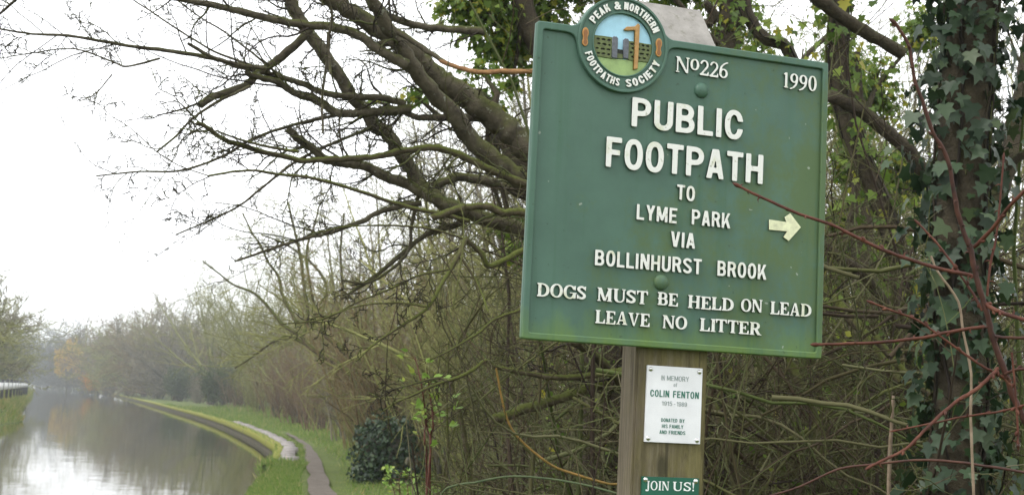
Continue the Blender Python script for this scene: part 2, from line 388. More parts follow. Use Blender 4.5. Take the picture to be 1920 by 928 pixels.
NB = normals2(RB); NL = normals2(LB)
V, F = strip_rows(RB, NB, [(.42, -.06), (.9, 0.0), (1.8, .01), (3.5, .03), (6, .05), (12, .1), (40, .3), (160, .6)], .01)
link('towpath_ground', mesh_np('towpath_ground', V, F[:, ::-1], True), M['turf']); tag(bpy.data.objects['towpath_ground'], kind='structure')
V, F = strip_rows(LB, -NL, [(-.1, WATER_Z - .1), (.15, WATER_Z + .12), (.8, .15), (1.6, .5), (4, .6), (40, .8), (250, 1.0)], .03)
link('far_bank_ground', mesh_np('far_bank_ground', V, F, True), M['turf']); tag(bpy.data.objects['far_bank_ground'], kind='structure')
Gs = 860
link('ground', mesh_np('ground', [(-Gs, -Gs + 300, -1.6), (Gs, -Gs + 300, -1.6), (Gs, Gs + 300, -1.6), (-Gs, Gs + 300, -1.6)], [[0, 1, 2, 3]]), M['litter'])
tag(bpy.data.objects['ground'], kind='structure')

def water_mat():
    m, t, b = new_mat('canal_water'); b.inputs['Base Color'].default_value = (.045, .042, .024, 1); spec(b, .035, .5); b.inputs['IOR'].default_value = 1.333
    tc = node(t, 'ShaderNodeTexCoord'); o = tc.outputs['Object']
    n1 = noise(t, .9, 3, .55, o, stretch=(1.0, 1.0, 1)); n2 = noise(t, .16, 2, .5, o)
    n3 = noise(t, 3.4, 2, .5, o)
    h = math_(t, 'ADD', math_(t, 'MULTIPLY', n1, .5), math_(t, 'MULTIPLY', n2, 1.0)); h = math_(t, 'ADD', h, math_(t, 'MULTIPLY', n3, .12))
    bump(t, b, h, .12, .05); return m
M['water'] = water_mat()
nb = len(RB); nl = len(LB)
ys = np.concatenate([np.linspace(-40, 120, 60), np.linspace(125, 640, 60)])
lx = np.interp(ys, LB[:, 1], LB[:, 0]) - 1.0; rx = np.interp(ys, RB[:, 1], RB[:, 0]) + .35
# the right bank doubles back slightly in y near the bend: widen there
rx = np.maximum(rx, np.interp(ys, np.sort(RB[:, 1]), RB[np.argsort(RB[:, 1]), 0]) + .35)
V = np.concatenate([np.c_[lx, ys, np.full(len(ys), WATER_Z)], np.c_[rx, ys, np.full(len(ys), WATER_Z)]]); a = np.arange(len(ys) - 1)
link('canal_water', mesh_np('canal_water', V, np.stack([a, a + len(ys), a + len(ys) + 1, a + 1], 1)), M['water']); tag(bpy.data.objects['canal_water'], kind='structure')

# worn mud path
pl_px = [(624, 1000), (584, 922), (575, 868), (571, 842), (557, 826), (535, 812)]; pr_px = [(700, 1000), (627, 927), (608, 886), (592, 851), (572, 829), (540, 812)]
PLp = np.array(smooth_path([ground(x, y, 0.04) for x, y in pl_px], 6)); PRp = np.array(smooth_path([ground(x, y, 0.04) for x, y in pr_px], 6))
rg = np.random.default_rng(3); n = len(PLp)
PLp[:, 0] += rg.normal(0, .022, n) - .02; PRp[:, 0] += rg.normal(0, .022, n) + .02
V = np.concatenate([PLp, PRp]); V[:, 2] = .06; a = np.arange(n - 1)
link('path', mesh_np('path', V, np.stack([a, a + n, a + n + 1, a + 1], 1)), M['mud']); tag(bpy.data.objects['path'], kind='structure')

# low retaining wall with coping flags
def stone_mat(name, a, b_, moss, amt, sc):
    m, t, b = new_mat(name); spec(b, .9, .25)
    tc = node(t, 'ShaderNodeTexCoord'); n1 = noise(t, sc, 6, .7, tc.outputs['Object']); c = ramp(t, n1, [(.3, a), (.7, b_)])
    n2 = noise(t, 1.3, 5, .7, tc.outputs['Object']); mv = ramp(t, n2, [(.62 - amt * .4, (0, 0, 0)), (.72 - amt * .4, (1, 1, 1))])
    c = mix(t, mv, c, moss); t.links.new(c, b.inputs['Base Color']); bump(t, b, noise(t, sc * 4, 4), .6, .02); return m
M['wall_face'] = stone_mat('canal_wall_stone', (.05, .045, .035), (.12, .105, .075), (.07, .075, .02), .25, 3)
M['wall_moss'] = stone_mat('canal_wall_moss', (.085, .082, .04), (.15, .145, .06), (.165, .170, .022), .72, 6)
M['flag'] = stone_mat('coping_flagstone', (.18, .165, .155), (.33, .30, .285), (.10, .12, .03), .12, 4)
sel = (RB[:, 1] > 31.0) & (RB[:, 1] < 420)
i0 = np.where(sel)[0]; Pw, Nw = RB[i0], NB[i0]
wall = empty('canal_wall', (*Pw[0], 0)); tag(wall, 'low mossy stone retaining wall curving along the edge of the canal', 'wall')
def rel(V, o): V = np.array(V, float); V -= np.array(o.location); return V
V, F = strip_rows(Pw, Nw, [(-.02, WATER_Z - .3), (0, WATER_Z + .03), (.0, -.22)]); link('wall_face', mesh_np('wall_face', rel(V, wall), F[:, ::-1]), M['wall_face'], wall)
i1 = np.where((RB[:, 1] > 30.8) & (RB[:, 1] < 420))[0]
V, F = strip_rows(RB[i1], NB[i1], [(-.05, -.22), (-.07, -.14), (-.05, -.02), (.02, .04), (.12, .06), (.20, .05), (.26, -.02)], .025, 4); link('moss_edge', mesh_np('moss_edge', rel(V, wall), F[:, ::-1], True), M['wall_moss'], wall)
ib = np.where(RB[:, 1] < 33)[0]
V, F = strip_rows(RB[ib], NB[ib], [(-.12, WATER_Z - .25), (0, WATER_Z + .02), (.12, -.24), (.3, -.07), (.55, .0), (.95, .015)], .02, 8); tag(link('bank_slope', mesh_np('bank_slope', V, F[:, ::-1], True), M['turf']), kind='structure')
# flat flags behind the moss, near end only
fl = np.where((RB[:, 1] > 31.5) & (RB[:, 1] < 75))[0]; rg = np.random.default_rng(5)
fv, ff = [], []
Pf = RB[fl]; Nf = NB[fl]; sarc = np.r_[0, np.cumsum(np.linalg.norm(np.diff(Pf, axis=0), axis=1))]
s = 0.2
while s < sarc[-1] - 1.2:
    L = rg.uniform(.9, 1.5)
    def pt(q, o):
        p = np.array([np.interp(q, sarc, Pf[:, 0]), np.interp(q, sarc, Pf[:, 1])]); nn = np.array([np.interp(q, sarc, Nf[:, 0]), np.interp(q, sarc, Nf[:, 1])]); return p + nn * o
    o0, o1 = .19 + rg.uniform(-.03, .04), .62 + rg.uniform(-.10, .10); zt = .075 + rg.uniform(-.012, .012)
    c = [pt(s, o0), pt(s + L - .04, o0), pt(s + L - .04, o1), pt(s, o1)]; k = len(fv)
    for z in (zt - .12, zt):
        for q in c: fv.append((q[0], q[1], z + rg.normal(0, .004)))
    ff += [[k + 4, k + 5, k + 6, k + 7], [k, k + 1, k + 5, k + 4], [k + 1, k + 2, k + 6, k + 5], [k + 2, k + 3, k + 7, k + 6], [k + 3, k, k + 4, k + 7]]
    s += L
link('coping', mesh_np('coping', rel(fv, wall), ff), M['flag'], wall)

# ------------------------------------------------------------------ raised shapes from 2-D masks (letters, board outline, relief)
def blur(A, sg):
    r = int(3 * sg) + 1; k = np.exp(-.5 * (np.arange(-r, r + 1) / sg) ** 2); k /= k.sum()
    A = np.apply_along_axis(lambda v: np.convolve(v, k, 'same'), 0, A); return np.apply_along_axis(lambda v: np.convolve(v, k, 'same'), 1, A)
def contours(A, lv=.5):
    """marching squares -> closed loops in index coords (x=col, y=row)"""
    A = np.pad(A, 1); ins = A > lv; H, Wd = A.shape
    code = ins[:-1, :-1] * 1 + ins[:-1, 1:] * 2 + ins[1:, 1:] * 4 + ins[1:, :-1] * 8
    nxt = {}; pos = {}
    def ept(e):
        if e not in pos:
            k, y, x = e
            if k == 0: a, b = A[y, x], A[y, x + 1]; pos[e] = (x + (lv - a) / (b - a), y)
            else: a, b = A[y, x], A[y + 1, x]; pos[e] = (x, y + (lv - a) / (b - a))
        return e
    T = {1: [(3, 0)], 2: [(0, 1)], 3: [(3, 1)], 4: [(1, 2)], 5: [(3, 2), (1, 0)], 6: [(0, 2)], 7: [(3, 2)], 8: [(2, 3)], 9: [(2, 0)], 10: [(2, 1), (0, 3)], 11: [(2, 1)], 12: [(1, 3)], 13: [(1, 0)], 14: [(0, 3)]}
    for y, x in np.argwhere((code > 0) & (code < 15)):
        E = [(0, y, x), (1, y, x + 1), (0, y + 1, x), (1, y, x)]
        for a, b in T[int(code[y, x])]: nxt[ept(E[a])] = ept(E[b])
    loops = []
    while nxt:
        s = next(iter(nxt)); L = []; e = s
        while e in nxt: L.append(pos[e]); e = nxt.pop(e)
        if len(L) > 6: loops.append(np.array(L) - 1)
    return loops
def rdp(P, eps):
    if len(P) < 3: return P
    a, b = P[0], P[-1]; d = b - a; l = np.linalg.norm(d)
    dist = np.abs(d[0] * (P[:, 1] - a[1]) - d[1] * (P[:, 0] - a[0])) / l if l > 1e-9 else np.linalg.norm(P - a, axis=1)
    i = int(np.argmax(dist))
    if dist[i] < eps: return np.array([a, b])
    return np.concatenate([rdp(P[:i + 1], eps)[:-1], rdp(P[i:], eps)])
def simplify(L, eps):
    h = len(L) // 2; c = np.concatenate([L, L[:1]]); return np.concatenate([rdp(c[:h + 1], eps)[:-1], rdp(c[h:], eps)[:-1]])
def plate_mesh(name, loops, thick, bev=0.0, z0=0.0, sides=None):
    sides = sides if sides is not None else name in ('lettering', 'arrow')
    """2-D loops (metres) -> extruded, bevelled mesh; local +Y is into the board, front faces -Y. Occupies depth z0 (back) .. z0+thick (front)"""
    cu = bpy.data.curves.new(name, 'CURVE'); cu.dimensions = '2D'; cu.fill_mode = 'BOTH'; cu.bevel_resolution = 1
    cu.extrude = max(thick / 2 - bev, 1e-5); cu.bevel_depth = bev; cu.offset = -bev
    for L in loops:
        sp = cu.splines.new('POLY'); sp.points.add(len(L) - 1); sp.use_cyclic_u = True
        sp.points.foreach_set('co', np.c_[L, np.zeros(len(L)), np.ones(len(L))].astype(np.float32).ravel())
    ob = bpy.data.objects.new(name, cu); COL.objects.link(ob)
    dg = bpy.context.evaluated_depsgraph_get(); me = bpy.data.meshes.new_from_object(ob.evaluated_get(dg)); bpy.data.objects.remove(ob); bpy.data.curves.remove(cu)
    n = len(me.vertices); c = np.empty(n * 3, np.float32); me.vertices.foreach_get('co', c); c = c.reshape(-1, 3)
    c = np.stack([c[:, 0], -(c[:, 2] + z0 + thick / 2), c[:, 1]], 1); me.vertices.foreach_set('co', c.ravel().astype(np.float32)); me.name = name; me.update()
    if sides:      # the edges of a cast letter keep the board's dark paint
        for p in me.polygons: p.material_index = 1 if abs(p.normal.y) < .35 else 0
    return me
def join_np(name, parts, smooth=False):
    """merge (mesh) list into one mesh"""
    Vs, Fd, off = [], {}, 0
    for me in parts:
        n = len(me.vertices); c = np.empty(n * 3, np.float32); me.vertices.foreach_get('co', c); Vs.append(c.reshape(-1, 3))
        for p in me.polygons: Fd.setdefault(len(p.vertices), []).append([v + off for v in p.vertices])
        off += n; bpy.data.meshes.remove(me)
    return mesh_np(name, np.concatenate(Vs), list(Fd.values()), smooth)

# glyph masks on an em grid (cap height 1) --------------------------------------------------------
def g_rect(X, Y, x0, y0, x1, y1): return (X >= x0) & (X <= x1) & (Y >= y0) & (Y <= y1)
def g_poly(X, Y, P):
    m = np.zeros(X.shape, bool); n = len(P)
    for i in range(n):
        (x0, y0), (x1, y1) = P[i], P[(i + 1) % n]
        if y0 == y1: continue
        c = ((y0 <= Y) & (Y < y1)) | ((y1 <= Y) & (Y < y0)); m ^= c & (X < (x1 - x0) * (Y - y0) / (y1 - y0) + x0)
    return m
def g_se(X, Y, cx, cy, rx, ry, n=2.3): return (np.abs((X - cx) / rx) ** n + np.abs((Y - cy) / ry) ** n) <= 1
def g_half(X, Y, x0, x1, y0, y1, rx):
    cy_ = (y0 + y1) / 2; return ((X >= x0) & (X <= x1 - rx) & (Y >= y0) & (Y <= y1)) | (g_se(X, Y, x1 - rx, cy_, rx, (y1 - y0) / 2, 2.2) & (X >= x1 - rx))
def g_bowl(X, Y, x0, x1, y0, y1, s, t):
    rx = min((y1 - y0) * .55, (x1 - x0) * .75); return g_half(X, Y, x0, x1, y0, y1, rx) & ~g_half(X, Y, x0, x1 - s, y0 + t, y1 - t, max(rx - s, .04))
def g_pen(X, Y, P, s, t):
    m = np.zeros(X.shape, bool); x = X / (s / 2); y = Y / (t / 2); P = [(a / (s / 2), b / (t / 2)) for a, b in P]
    for (x0, y0), (x1, y1) in zip(P[:-1], P[1:]):
        dx, dy = x1 - x0, y1 - y0; l = dx * dx + dy * dy or 1e-9
        u = np.clip(((x - x0) * dx + (y - y0) * dy) / l, 0, 1); m |= (x - x0 - u * dx) ** 2 + (y - y0 - u * dy) ** 2 <= 1
    return m
def g_arc(cx, cy, rx, ry, a0, a1, n=18):
    return [(cx + rx * math.cos(R_(a0 + (a1 - a0) * i / n)), cy + ry * math.sin(R_(a0 + (a1 - a0) * i / n))) for i in range(n + 1)]
def s_curve(w, s, t):
    rx = w / 2 - s / 2
    return g_arc(w / 2, .745, rx, .255 - t / 2, 25, 235) + g_arc(w / 2, .265, rx, .265 - t / 2, 65, -155)
GW = {'I': .2, '1': .42, '!': .2, '-': .34, 'M': .78, 'L': .54, 'E': .56, 'F': .54, 'T': .60, 'o': .5, 'f': .32, '&': .74, ' ': .3, 'J': .5, '/': .3}
SW = {'I': .30, '1': .36, '!': .24, 'M': .98, 'L': .68, 'E': .68, 'F': .64, 'T': .74, 'N': .86, 'O': .84, 'D': .82, 'G': .84, 'H': .86, 'U': .82, 'S': .62, 'B': .72, 'A': .80, 'V': .80, 'R': .78, 'J': .44, 'o': .56, '2': .56, '6': .56, '9': .56, '0': .58, ' ': .3}
def g_mask(ch, X, Y, serif, s, t):
    w = SW.get(ch, .7) if serif else GW.get(ch, .64)
    Rr = lambda *a: g_rect(X, Y, *a)
    if not serif:
        if ch == 'A':
            b = .12 if s > .15 else .07; o = g_poly(X, Y, [(0, 0), (w, 0), (w / 2 + b, 1), (w / 2 - b, 1)]); k = (w / 2 - b)
            i = (X > k * Y + s * 1.02) & (X < w - k * Y - s * 1.02) & ~((Y > .2) & (Y < .2 + t)); return o & ~i
        if ch == 'B': return Rr(0, 0, s, 1) | g_bowl(X, Y, 0, w * .95, .5 - t * .4, 1, s, t) | g_bowl(X, Y, 0, w, 0, .5 + t * .5, s, t)
        if ch == 'D': return Rr(0, 0, s, 1) | g_bowl(X, Y, 0, w, 0, 1, s, t)
        if ch in 'OC0G':
            o = g_se(X, Y, w / 2, .5, w / 2, .515) & ~g_se(X, Y, w / 2, .5, w / 2 - s, .515 - t)
            if ch == 'C': o &= ~((X > w * .5) & (Y > .37) & (Y < .63))
            if ch == 'G': o = (o & ~((X > w * .5) & (Y > .5) & (Y < .66))) | Rr(w * .52, .4, w, .4 + t) | Rr(w - s * .8, 0, w, .5)
            return o
        if ch in 'EFL':
            o = Rr(0, 0, s, 1)
            if ch in 'EL': o |= Rr(0, 0, w, t)
            if ch in 'EF': o |= Rr(0, 1 - t, w, 1) | Rr(0, .5 - t / 2, w * .9, .5 + t / 2)
            return o
        if ch == 'H': return Rr(0, 0, s, 1) | Rr(w - s, 0, w, 1) | Rr(0, .5 - t / 2, w, .5 + t / 2)
        if ch == 'I': return Rr(0, 0, s, 1)
        if ch == '-': return Rr(.04, .36, w, .36 + t)
        if ch == 'K': return Rr(0, 0, s, 1) | g_poly(X, Y, [(s, .36), (w - s * 1.1, 1), (w, 1), (s, .16)]) | g_poly(X, Y, [(s * 1.3, .62), (w - s * 1.0, 0), (w + .04, 0), (s * 2.1, .72)])
        if ch == 'M': return Rr(0, 0, s, 1) | Rr(w - s, 0, w, 1) | g_poly(X, Y, [(0, 1), (s * 1.15, 1), (w / 2 + s * .42, .1), (w / 2 - s * .42, .1)]) | g_poly(X, Y, [(w, 1), (w - s * 1.15, 1), (w / 2 - s * .42, .1), (w / 2 + s * .42, .1)])
        if ch == 'N': return Rr(0, 0, s, 1) | Rr(w - s, 0, w, 1) | g_poly(X, Y, [(0, 1), (s * 1.15, 1), (w, 0), (w - s * 1.15, 0)])
        if ch == 'P': return Rr(0, 0, s, 1) | g_bowl(X, Y, 0, w, .38, 1, s, t)
        if ch == 'R': return Rr(0, 0, s, 1) | g_bowl(X, Y, 0, w * .97, .42, 1, s, t) | g_poly(X, Y, [(w * .42, .5), (w * .78, .5), (w + .03, 0), (w - s * 1.05, 0)])
        if ch == 'S': return g_pen(X, Y, s_curve(w, s, t), s, t)
        if ch == 'T': return Rr(0, 1 - t, w, 1) | Rr(w / 2 - s / 2, 0, w / 2 + s / 2, 1)
        if ch == 'U':
            return Rr(0, .32, s, 1) | Rr(w - s, .32, w, 1) | (g_se(X, Y, w / 2, .32, w / 2, .335, 2.2) & ~g_se(X, Y, w / 2, .32, w / 2 - s, .335 - t, 2.2) & (Y <= .325))
        if ch == 'V':
            b = .12 if s > .15 else .07; k = w / 2 - b; o = g_poly(X, Y, [(0, 1), (w, 1), (w / 2 + b, 0), (w / 2 - b, 0)]); return o & ~((X > k * (1 - Y) + s * 1.02) & (X < w - k * (1 - Y) - s * 1.02))
        if ch == 'Y': return Rr(w / 2 - s / 2, 0, w / 2 + s / 2, .46) | g_poly(X, Y, [(0, 1), (s * 1.1, 1), (w / 2 + s / 2, .4), (w / 2 - s / 2, .4)]) | g_poly(X, Y, [(w, 1), (w - s * 1.1, 1), (w / 2 - s / 2, .4), (w / 2 + s / 2, .4)])
        if ch == '1': return Rr(w - s - .05, 0, w - .05, 1) | g_poly(X, Y, [(.02, .70), (.02, .70 + t), (w - s, 1), (w - s, .80)])
        if ch == '9': return g_pen(X, Y, g_arc(w / 2, .68, w / 2 - s / 2, .32 - t / 2, 0, 360, 30), s, t) | g_pen(X, Y, [(w - s / 2, .68)] + g_arc(w / 2, .42, w / 2 - s / 2, .42 - t / 2, 0, -150), s, t)
        if ch == '8': return g_pen(X, Y, g_arc(w / 2, .745, w * .44 - s / 2, .255 - t / 2, 0, 360, 30), s, t) | g_pen(X, Y, g_arc(w / 2, .28, w / 2 - s / 2, .28 - t / 2, 0, 360, 30), s, t)
        if ch == '5': return Rr(.08, 1 - t, w - .04, 1) | g_poly(X, Y, [(.07, 1), (.07 + s, 1), (.04 + s, .48), (.02, .48)]) | g_pen(X, Y, g_arc(w / 2 - .02, .33, w / 2 - s / 2, .33 - t / 2, 140, -150), s, t)
        if ch == 'o': return g_se(X, Y, w / 2, .36, w / 2, .36) & ~g_se(X, Y, w / 2, .36, w / 2 - s, .36 - t)
        if ch == 'f': return Rr(.1, 0, .1 + s, .8) | Rr(0, .58, w, .58 + t) | g_pen(X, Y, g_arc(.1 + s / 2 + .12, .8, .12, .16, 180, 70), s, t)
        if ch == '&':
            return g_pen(X, Y, [(w - s * .5, .06), (.2, .72)] + g_arc(.33, .80, .15, .12, 200, -20) + [(.46, .68), (.13, .38)] + g_arc(.27, .25, .19, .18, 150, 300) + [(.45, .18), (w - s * .4, .5)], s * .95, t * .9)
    else:
        f, v = .075, .075   # serif thickness, overhang
        def stem(x, sw=s, lo=True, hi=True, ol=v, orr=v):
            m = Rr(x, 0, x + sw, 1)
            if lo: m = m | Rr(x - ol, 0, x + sw + orr, f)
            if hi: m = m | Rr(x - ol, 1 - f, x + sw + orr, 1)
            return m
        if ch == 'I': return stem(v)
        if ch == 'L': return stem(v) | Rr(0, 0, w, t) | g_poly(X, Y, [(w, 0), (w, .34), (w - .06, .34), (w - .16, 0)])
        if ch in 'EF':
            o = stem(v) | Rr(0, 1 - t, w * .96, 1) | Rr(v, .5 - t / 2, w * .7, .5 + t / 2) | Rr(w * .7 - .07, .36, w * .7, .66) | g_poly(X, Y, [(w * .96, 1), (w * .96, .72), (w * .96 - .06, .72), (w * .96 - .15, 1)])
            if ch == 'E': o |= Rr(0, 0, w, t) | g_poly(X, Y, [(w, 0), (w, .32), (w - .06, .32), (w - .16, 0)])
            return o
        if ch == 'T': return stem(w / 2 - s / 2, hi=False) | Rr(0, 1 - t, w, 1) | g_poly(X, Y, [(0, 1), (0, .70), (.06, .70), (.15, 1)]) | g_poly(X, Y, [(w, 1), (w, .70), (w - .06, .70), (w - .15, 1)])
        if ch == 'H': return stem(v) | stem(w - v - s) | Rr(v, .5 - t / 2, w - v, .5 + t / 2)
        if ch == 'D': return stem(v, orr=0) | g_bowl(X, Y, 0, w, 0, 1, s * 1.05, t)
        if ch == 'B': return stem(v, orr=0) | g_bowl(X, Y, 0, w * .94, .5 - t * .4, 1, s, t) | g_bowl(X, Y, 0, w, 0, .5 + t * .6, s, t)
        if ch == 'R': return stem(v) | g_bowl(X, Y, v, w * .9, .44, 1, s, t) | g_poly(X, Y, [(w * .36, .5), (w * .66, .5), (w, 0), (w - s * 1.2, 0)]) | Rr(w - s * 1.2, 0, w + .05, f)
        if ch in 'O0oG':
            H = .5; cy_ = .5
            if ch == 'o': H, cy_ = .36, .62
            o = g_se(X, Y, w / 2, cy_, w / 2, H * 1.02, 2.1) & ~g_se(X, Y, w / 2, cy_, w / 2 - s, H * 1.02 - t, 2.1)
            if ch == 'G': o = (o & ~((X > w * .55) & (Y > .36) & (Y < .68))) | Rr(w - s * 1.05, .04, w - .02, .42) | Rr(w * .5, .40, w + .06, .40 + f) | g_poly(X, Y, [(w - .02, 1), (w - .02, .64), (w - .09, .64), (w - .16, .93)])
            return o
        if ch == 'S': return g_pen(X, Y, s_curve(w, s * .98, t * 1.5), s * .98, t * 1.5) | g_poly(X, Y, [(w - .02, 1), (w - .02, .66), (w - .08, .66), (w - .15, .9)]) | g_poly(X, Y, [(0, 0), (0, .34), (.07, .34), (.15, .1)])
        if ch == 'U': return Rr(v, .3, v + s, 1) | Rr(0, 1 - f, 2 * v + s, 1) | Rr(w - v - t, .3, w - v, 1) | Rr(w - 2 * v - t, 1 - f, w, 1) | (g_se(X, Y, w / 2, .33, w / 2 - v, .345) & ~g_se(X, Y, (v + s + w - v - t) / 2, .36, (w - 2 * v - s - t) / 2, .28) & (Y <= .34))
        if ch == 'N': return stem(v, t, hi=True) | stem(w - v - t, t, lo=False) | g_poly(X, Y, [(v * .4, 1), (v + s * 1.1, 1), (w - v, 0), (w - v - s * .9, 0)])
        if ch == 'M': return stem(v, t) | stem(w - v - s, s) | g_poly(X, Y, [(v * .4, 1), (v + s, 1), (w / 2 + s * .4, .04), (w / 2 - s * .45, .04)]) | g_poly(X, Y, [(w - v - s * .2, 1), (w - v - s * .2 - t * 1.1, 1), (w / 2 - t * .5, .04), (w / 2 + t * .6, .04)])
        if ch == 'A': 
            return g_poly(X, Y, [(v, 0), (v + t, 0), (w / 2 + .02, 1), (w / 2 - .05, 1)]) | g_poly(X, Y, [(w - v * .6 - s * 1.1, 0), (w - v * .6, 0), (w / 2 + .09, 1), (w / 2 - .05, 1)]) | Rr(w * .27, .27, w * .7, .27 + t) | Rr(0, 0, v * 2 + t + .03, f) | Rr(w - s - v * 2.2, 0, w, f)
        if ch == 'V':
            return g_poly(X, Y, [(v * .6, 1), (v * .6 + s * 1.1, 1), (w / 2 + .06, 0), (w / 2 - .04, 0)]) | g_poly(X, Y, [(w - v, 1), (w - v - t, 1), (w / 2 - .02, 0), (w / 2 + .06, 0)]) | Rr(0, 1 - f, s + v * 2.2, 1) | Rr(w - v * 2 - t - .03, 1 - f, w, 1)
        if ch == 'J': return Rr(w - v - s, .1, w - v, 1) | Rr(w - 2 * v - s, 1 - f, w, 1) | g_pen(X, Y, [(w - v - s / 2, .12)] + g_arc(w - v - s / 2 - .14, .06, .14, .2, 0, -150), s * .8, t * 1.4) | g_se(X, Y, .06, -.03, .09, .09)
        if ch == '1': return stem(v + .02, s * .9, hi=False) | g_poly(X, Y, [(0, .84), (0, .92), (v + .02 + s * .6, 1), (v + .02 + s * .6, .86)])
        if ch == '2': return Rr(0, 0, w, t * 1.5) | g_poly(X, Y, [(w, 0), (w, .27), (w - .06, .27), (w - .12, 0)]) | g_pen(X, Y, g_arc(w / 2, .70, w / 2 - s / 2, .30 - t / 2, 165, -30) + [(.10, .08)], s * .82, t * 1.15)
        if ch == '6': return g_pen(X, Y, g_arc(w / 2, .31, w / 2 - s / 2, .31 - t / 2, 0, 360, 30), s * .92, t) | g_pen(X, Y, [(s / 2, .33), (s * .55, .52), (s * 1.0, .74), (w * .58, .93), (w * .92, 1.02)], s * .8, t * .9)
        if ch == '9': return g_pen(X, Y, g_arc(w / 2, .69, w / 2 - s / 2, .31 - t / 2, 0, 360, 30), s * .92, t) | g_pen(X, Y, [(w - s / 2, .67), (w - s * .55, .48), (w - s, .26), (w * .42, .07), (w * .08, -.02)], s * .8, t * .9)
        if ch == '!': return g_poly(X, Y, [(0, 1), (s, 1), (s * .65, .3), (s * .35, .3)]) | g_se(X, Y, s / 2, .1, s * .45, .1)
    return np.zeros(X.shape, bool)
_gc = {}
def glyph(ch, serif, s, t, soft=.9):
    key = (ch, serif, s, t, soft)
    if key in _gc: return _gc[key]
    w = SW.get(ch, .7) if serif else GW.get(ch, .64); n = 56; ss = 3; pad = .14
    nx = int((w + 2 * pad) * n); ny = int((1 + 2 * pad) * n)
    X, Y = np.meshgrid((np.arange(nx * ss) + .5) / (n * ss) - pad, (np.arange(ny * ss) + .5) / (n * ss) - pad)
    A = g_mask(ch, X, Y, serif, s, t).astype(float).reshape(ny, ss, nx, ss).mean((1, 3)); A = blur(A, soft)
    _gc[key] = (w, [simplify((L + .5) / n - pad, .006) for L in contours(A)]); return _gc[key]
def word_loops(txt, u0, u1, v0, h, serif=False, s=.2, t=.17, gap=.09, jit=0.0, soft=.9, seed=0):
    rr = random.Random(seed + len(txt)); g = [glyph(c, serif, s, t, soft) if c != ' ' else (.3, []) for c in txt]
    tot = sum(a[0] for a in g) + gap * (len(g) - 1); sx = (u1 - u0) / tot; x = 0; out = []
    for w, L in g:
        dv = rr.uniform(-jit, jit) * h; dr = rr.uniform(-jit, jit)
        for P in L:
            q = np.c_[(P[:, 0] + x) * sx + u0, P[:, 1] * h + v0 + dv]; q[:, 0] -= dr * (q[:, 1] - v0) * .6; out.append(q)
        x += w + gap
    return out
def arc_loops(txt, cx, cy, rad, h, a0, a1, inward=False, s=.25, t=.2):
    """letters round a circle from angle a0 to a1 (degrees, 90 = top)"""
    g = [glyph(c, False, s, t) for c in txt]; gap = .13; tot = sum(a[0] for a in g) + gap * (len(g) - 1); x = 0; out = []
    k = abs(R_(a1 - a0)) * rad / (tot * h)
    for w, L in g:
        a = a0 + (a1 - a0) * ((x + w / 2) / tot)
        up = np.array([math.cos(R_(a)), math.sin(R_(a))]);
        if inward: up = -up
        rt = np.array([up[1], -up[0]]); c = np.array([cx, cy]) + (up if not inward else -up) * rad
        for P in L: out.append(c + (P[:, 0:1] - w / 2) * h * k * rt + (P[:, 1:2] - .5) * h * up)
        x += w + gap
    return out
def mask_loops(fn, x0, y0, x1, y1, res, soft=1.0, eps=None, comb=None):
    nx, ny = int((x1 - x0) / res), int((y1 - y0) / res); ss = 2
    X, Y = np.meshgrid(x0 + (np.arange(nx * ss) + .5) * res / ss, y0 + (np.arange(ny * ss) + .5) * res / ss)
    A = fn(X, Y).astype(float).reshape(ny, ss, nx, ss).mean((1, 3)); A = np.pad(A, 2)
    A = comb(A, soft, X, Y) if comb else (blur(A, soft) if soft else A)
    return [simplify((L - 2 + .5) * res + np.array([x0, y0]), eps or res * .12) for L in contours(A)]
def disc_loop(cx, cy, r, n=48, ry=None): a = np.arange(n) * 2 * math.pi / n; return np.c_[cx + r * np.cos(a), cy + (ry or r) * np.sin(a)]
def P_(L): return np.array(L, float) / 1000

# ------------------------------------------------------------------ the footpath signpost
SX, SY, SZ, SYAW = .32225, 2.58357, 1.6 + .42922, .31558
sign = empty('signpost', (SX, SY, 0), SYAW)
tag(sign, 'green cast public footpath sign with raised white lettering on a weathered timber post', 'signpost')
def sput(name, me, mat, parent=None, smooth=False):
    """parts are laid out round the centre of the board"""
    o = link(name, me, mat, parent or sign); o.location = (0, 0, SZ) if (parent is None or parent is sign) else (0, 0, 0); return o
ECX, ECY, ER = -.140, .2785, .0945
def outline(X, Y): return g_rect(X, Y, -.316, -.302, .316, .302) | ((X - ECX) ** 2 + (Y - ECY) ** 2 < ER ** 2)
def panel(X, Y): return g_rect(X, Y, -.304, -.290, .304, .288) & ((X - ECX) ** 2 + (Y - ECY) ** 2 > (ER + .001) ** 2)
box = (-.33, -.32, .33, .39)
oL = mask_loops(outline, *box, .002, 6.0, None, lambda A, k, X, Y: np.maximum(blur(A, k), blur(A, .8)))     # fillets only where the round emblem meets the top edge
def _pc(A, k, X, Y):
    n, m = A.shape; x = box[0] + (np.arange(m) - 1.5) * .002; y = box[1] + (np.arange(n) - 1.5) * .002
    near = (((x[None, :] - ECX) ** 2 + (y[:, None] - ECY) ** 2) < .15 ** 2) & (x[None, :] > -.29); return np.where(near, blur(A, k), blur(A, 1.2))
pL = mask_loops(panel, *box, .002, 5.5, None, _pc)
board = sput('sign_board', join_np('sign_board', [plate_mesh('plate', oL, .012, .0015, 0.0)]), M['paint'])
sput('rim', plate_mesh('rim', oL + pL + [disc_loop(ECX, ECY, ER - .004, 64)], .0065, .0022, .0123), M['paint'], board)
WORDS = [('PUBLIC', -115, 126, 120, 58), ('FOOTPATH', -165, 173, 36, 59)]
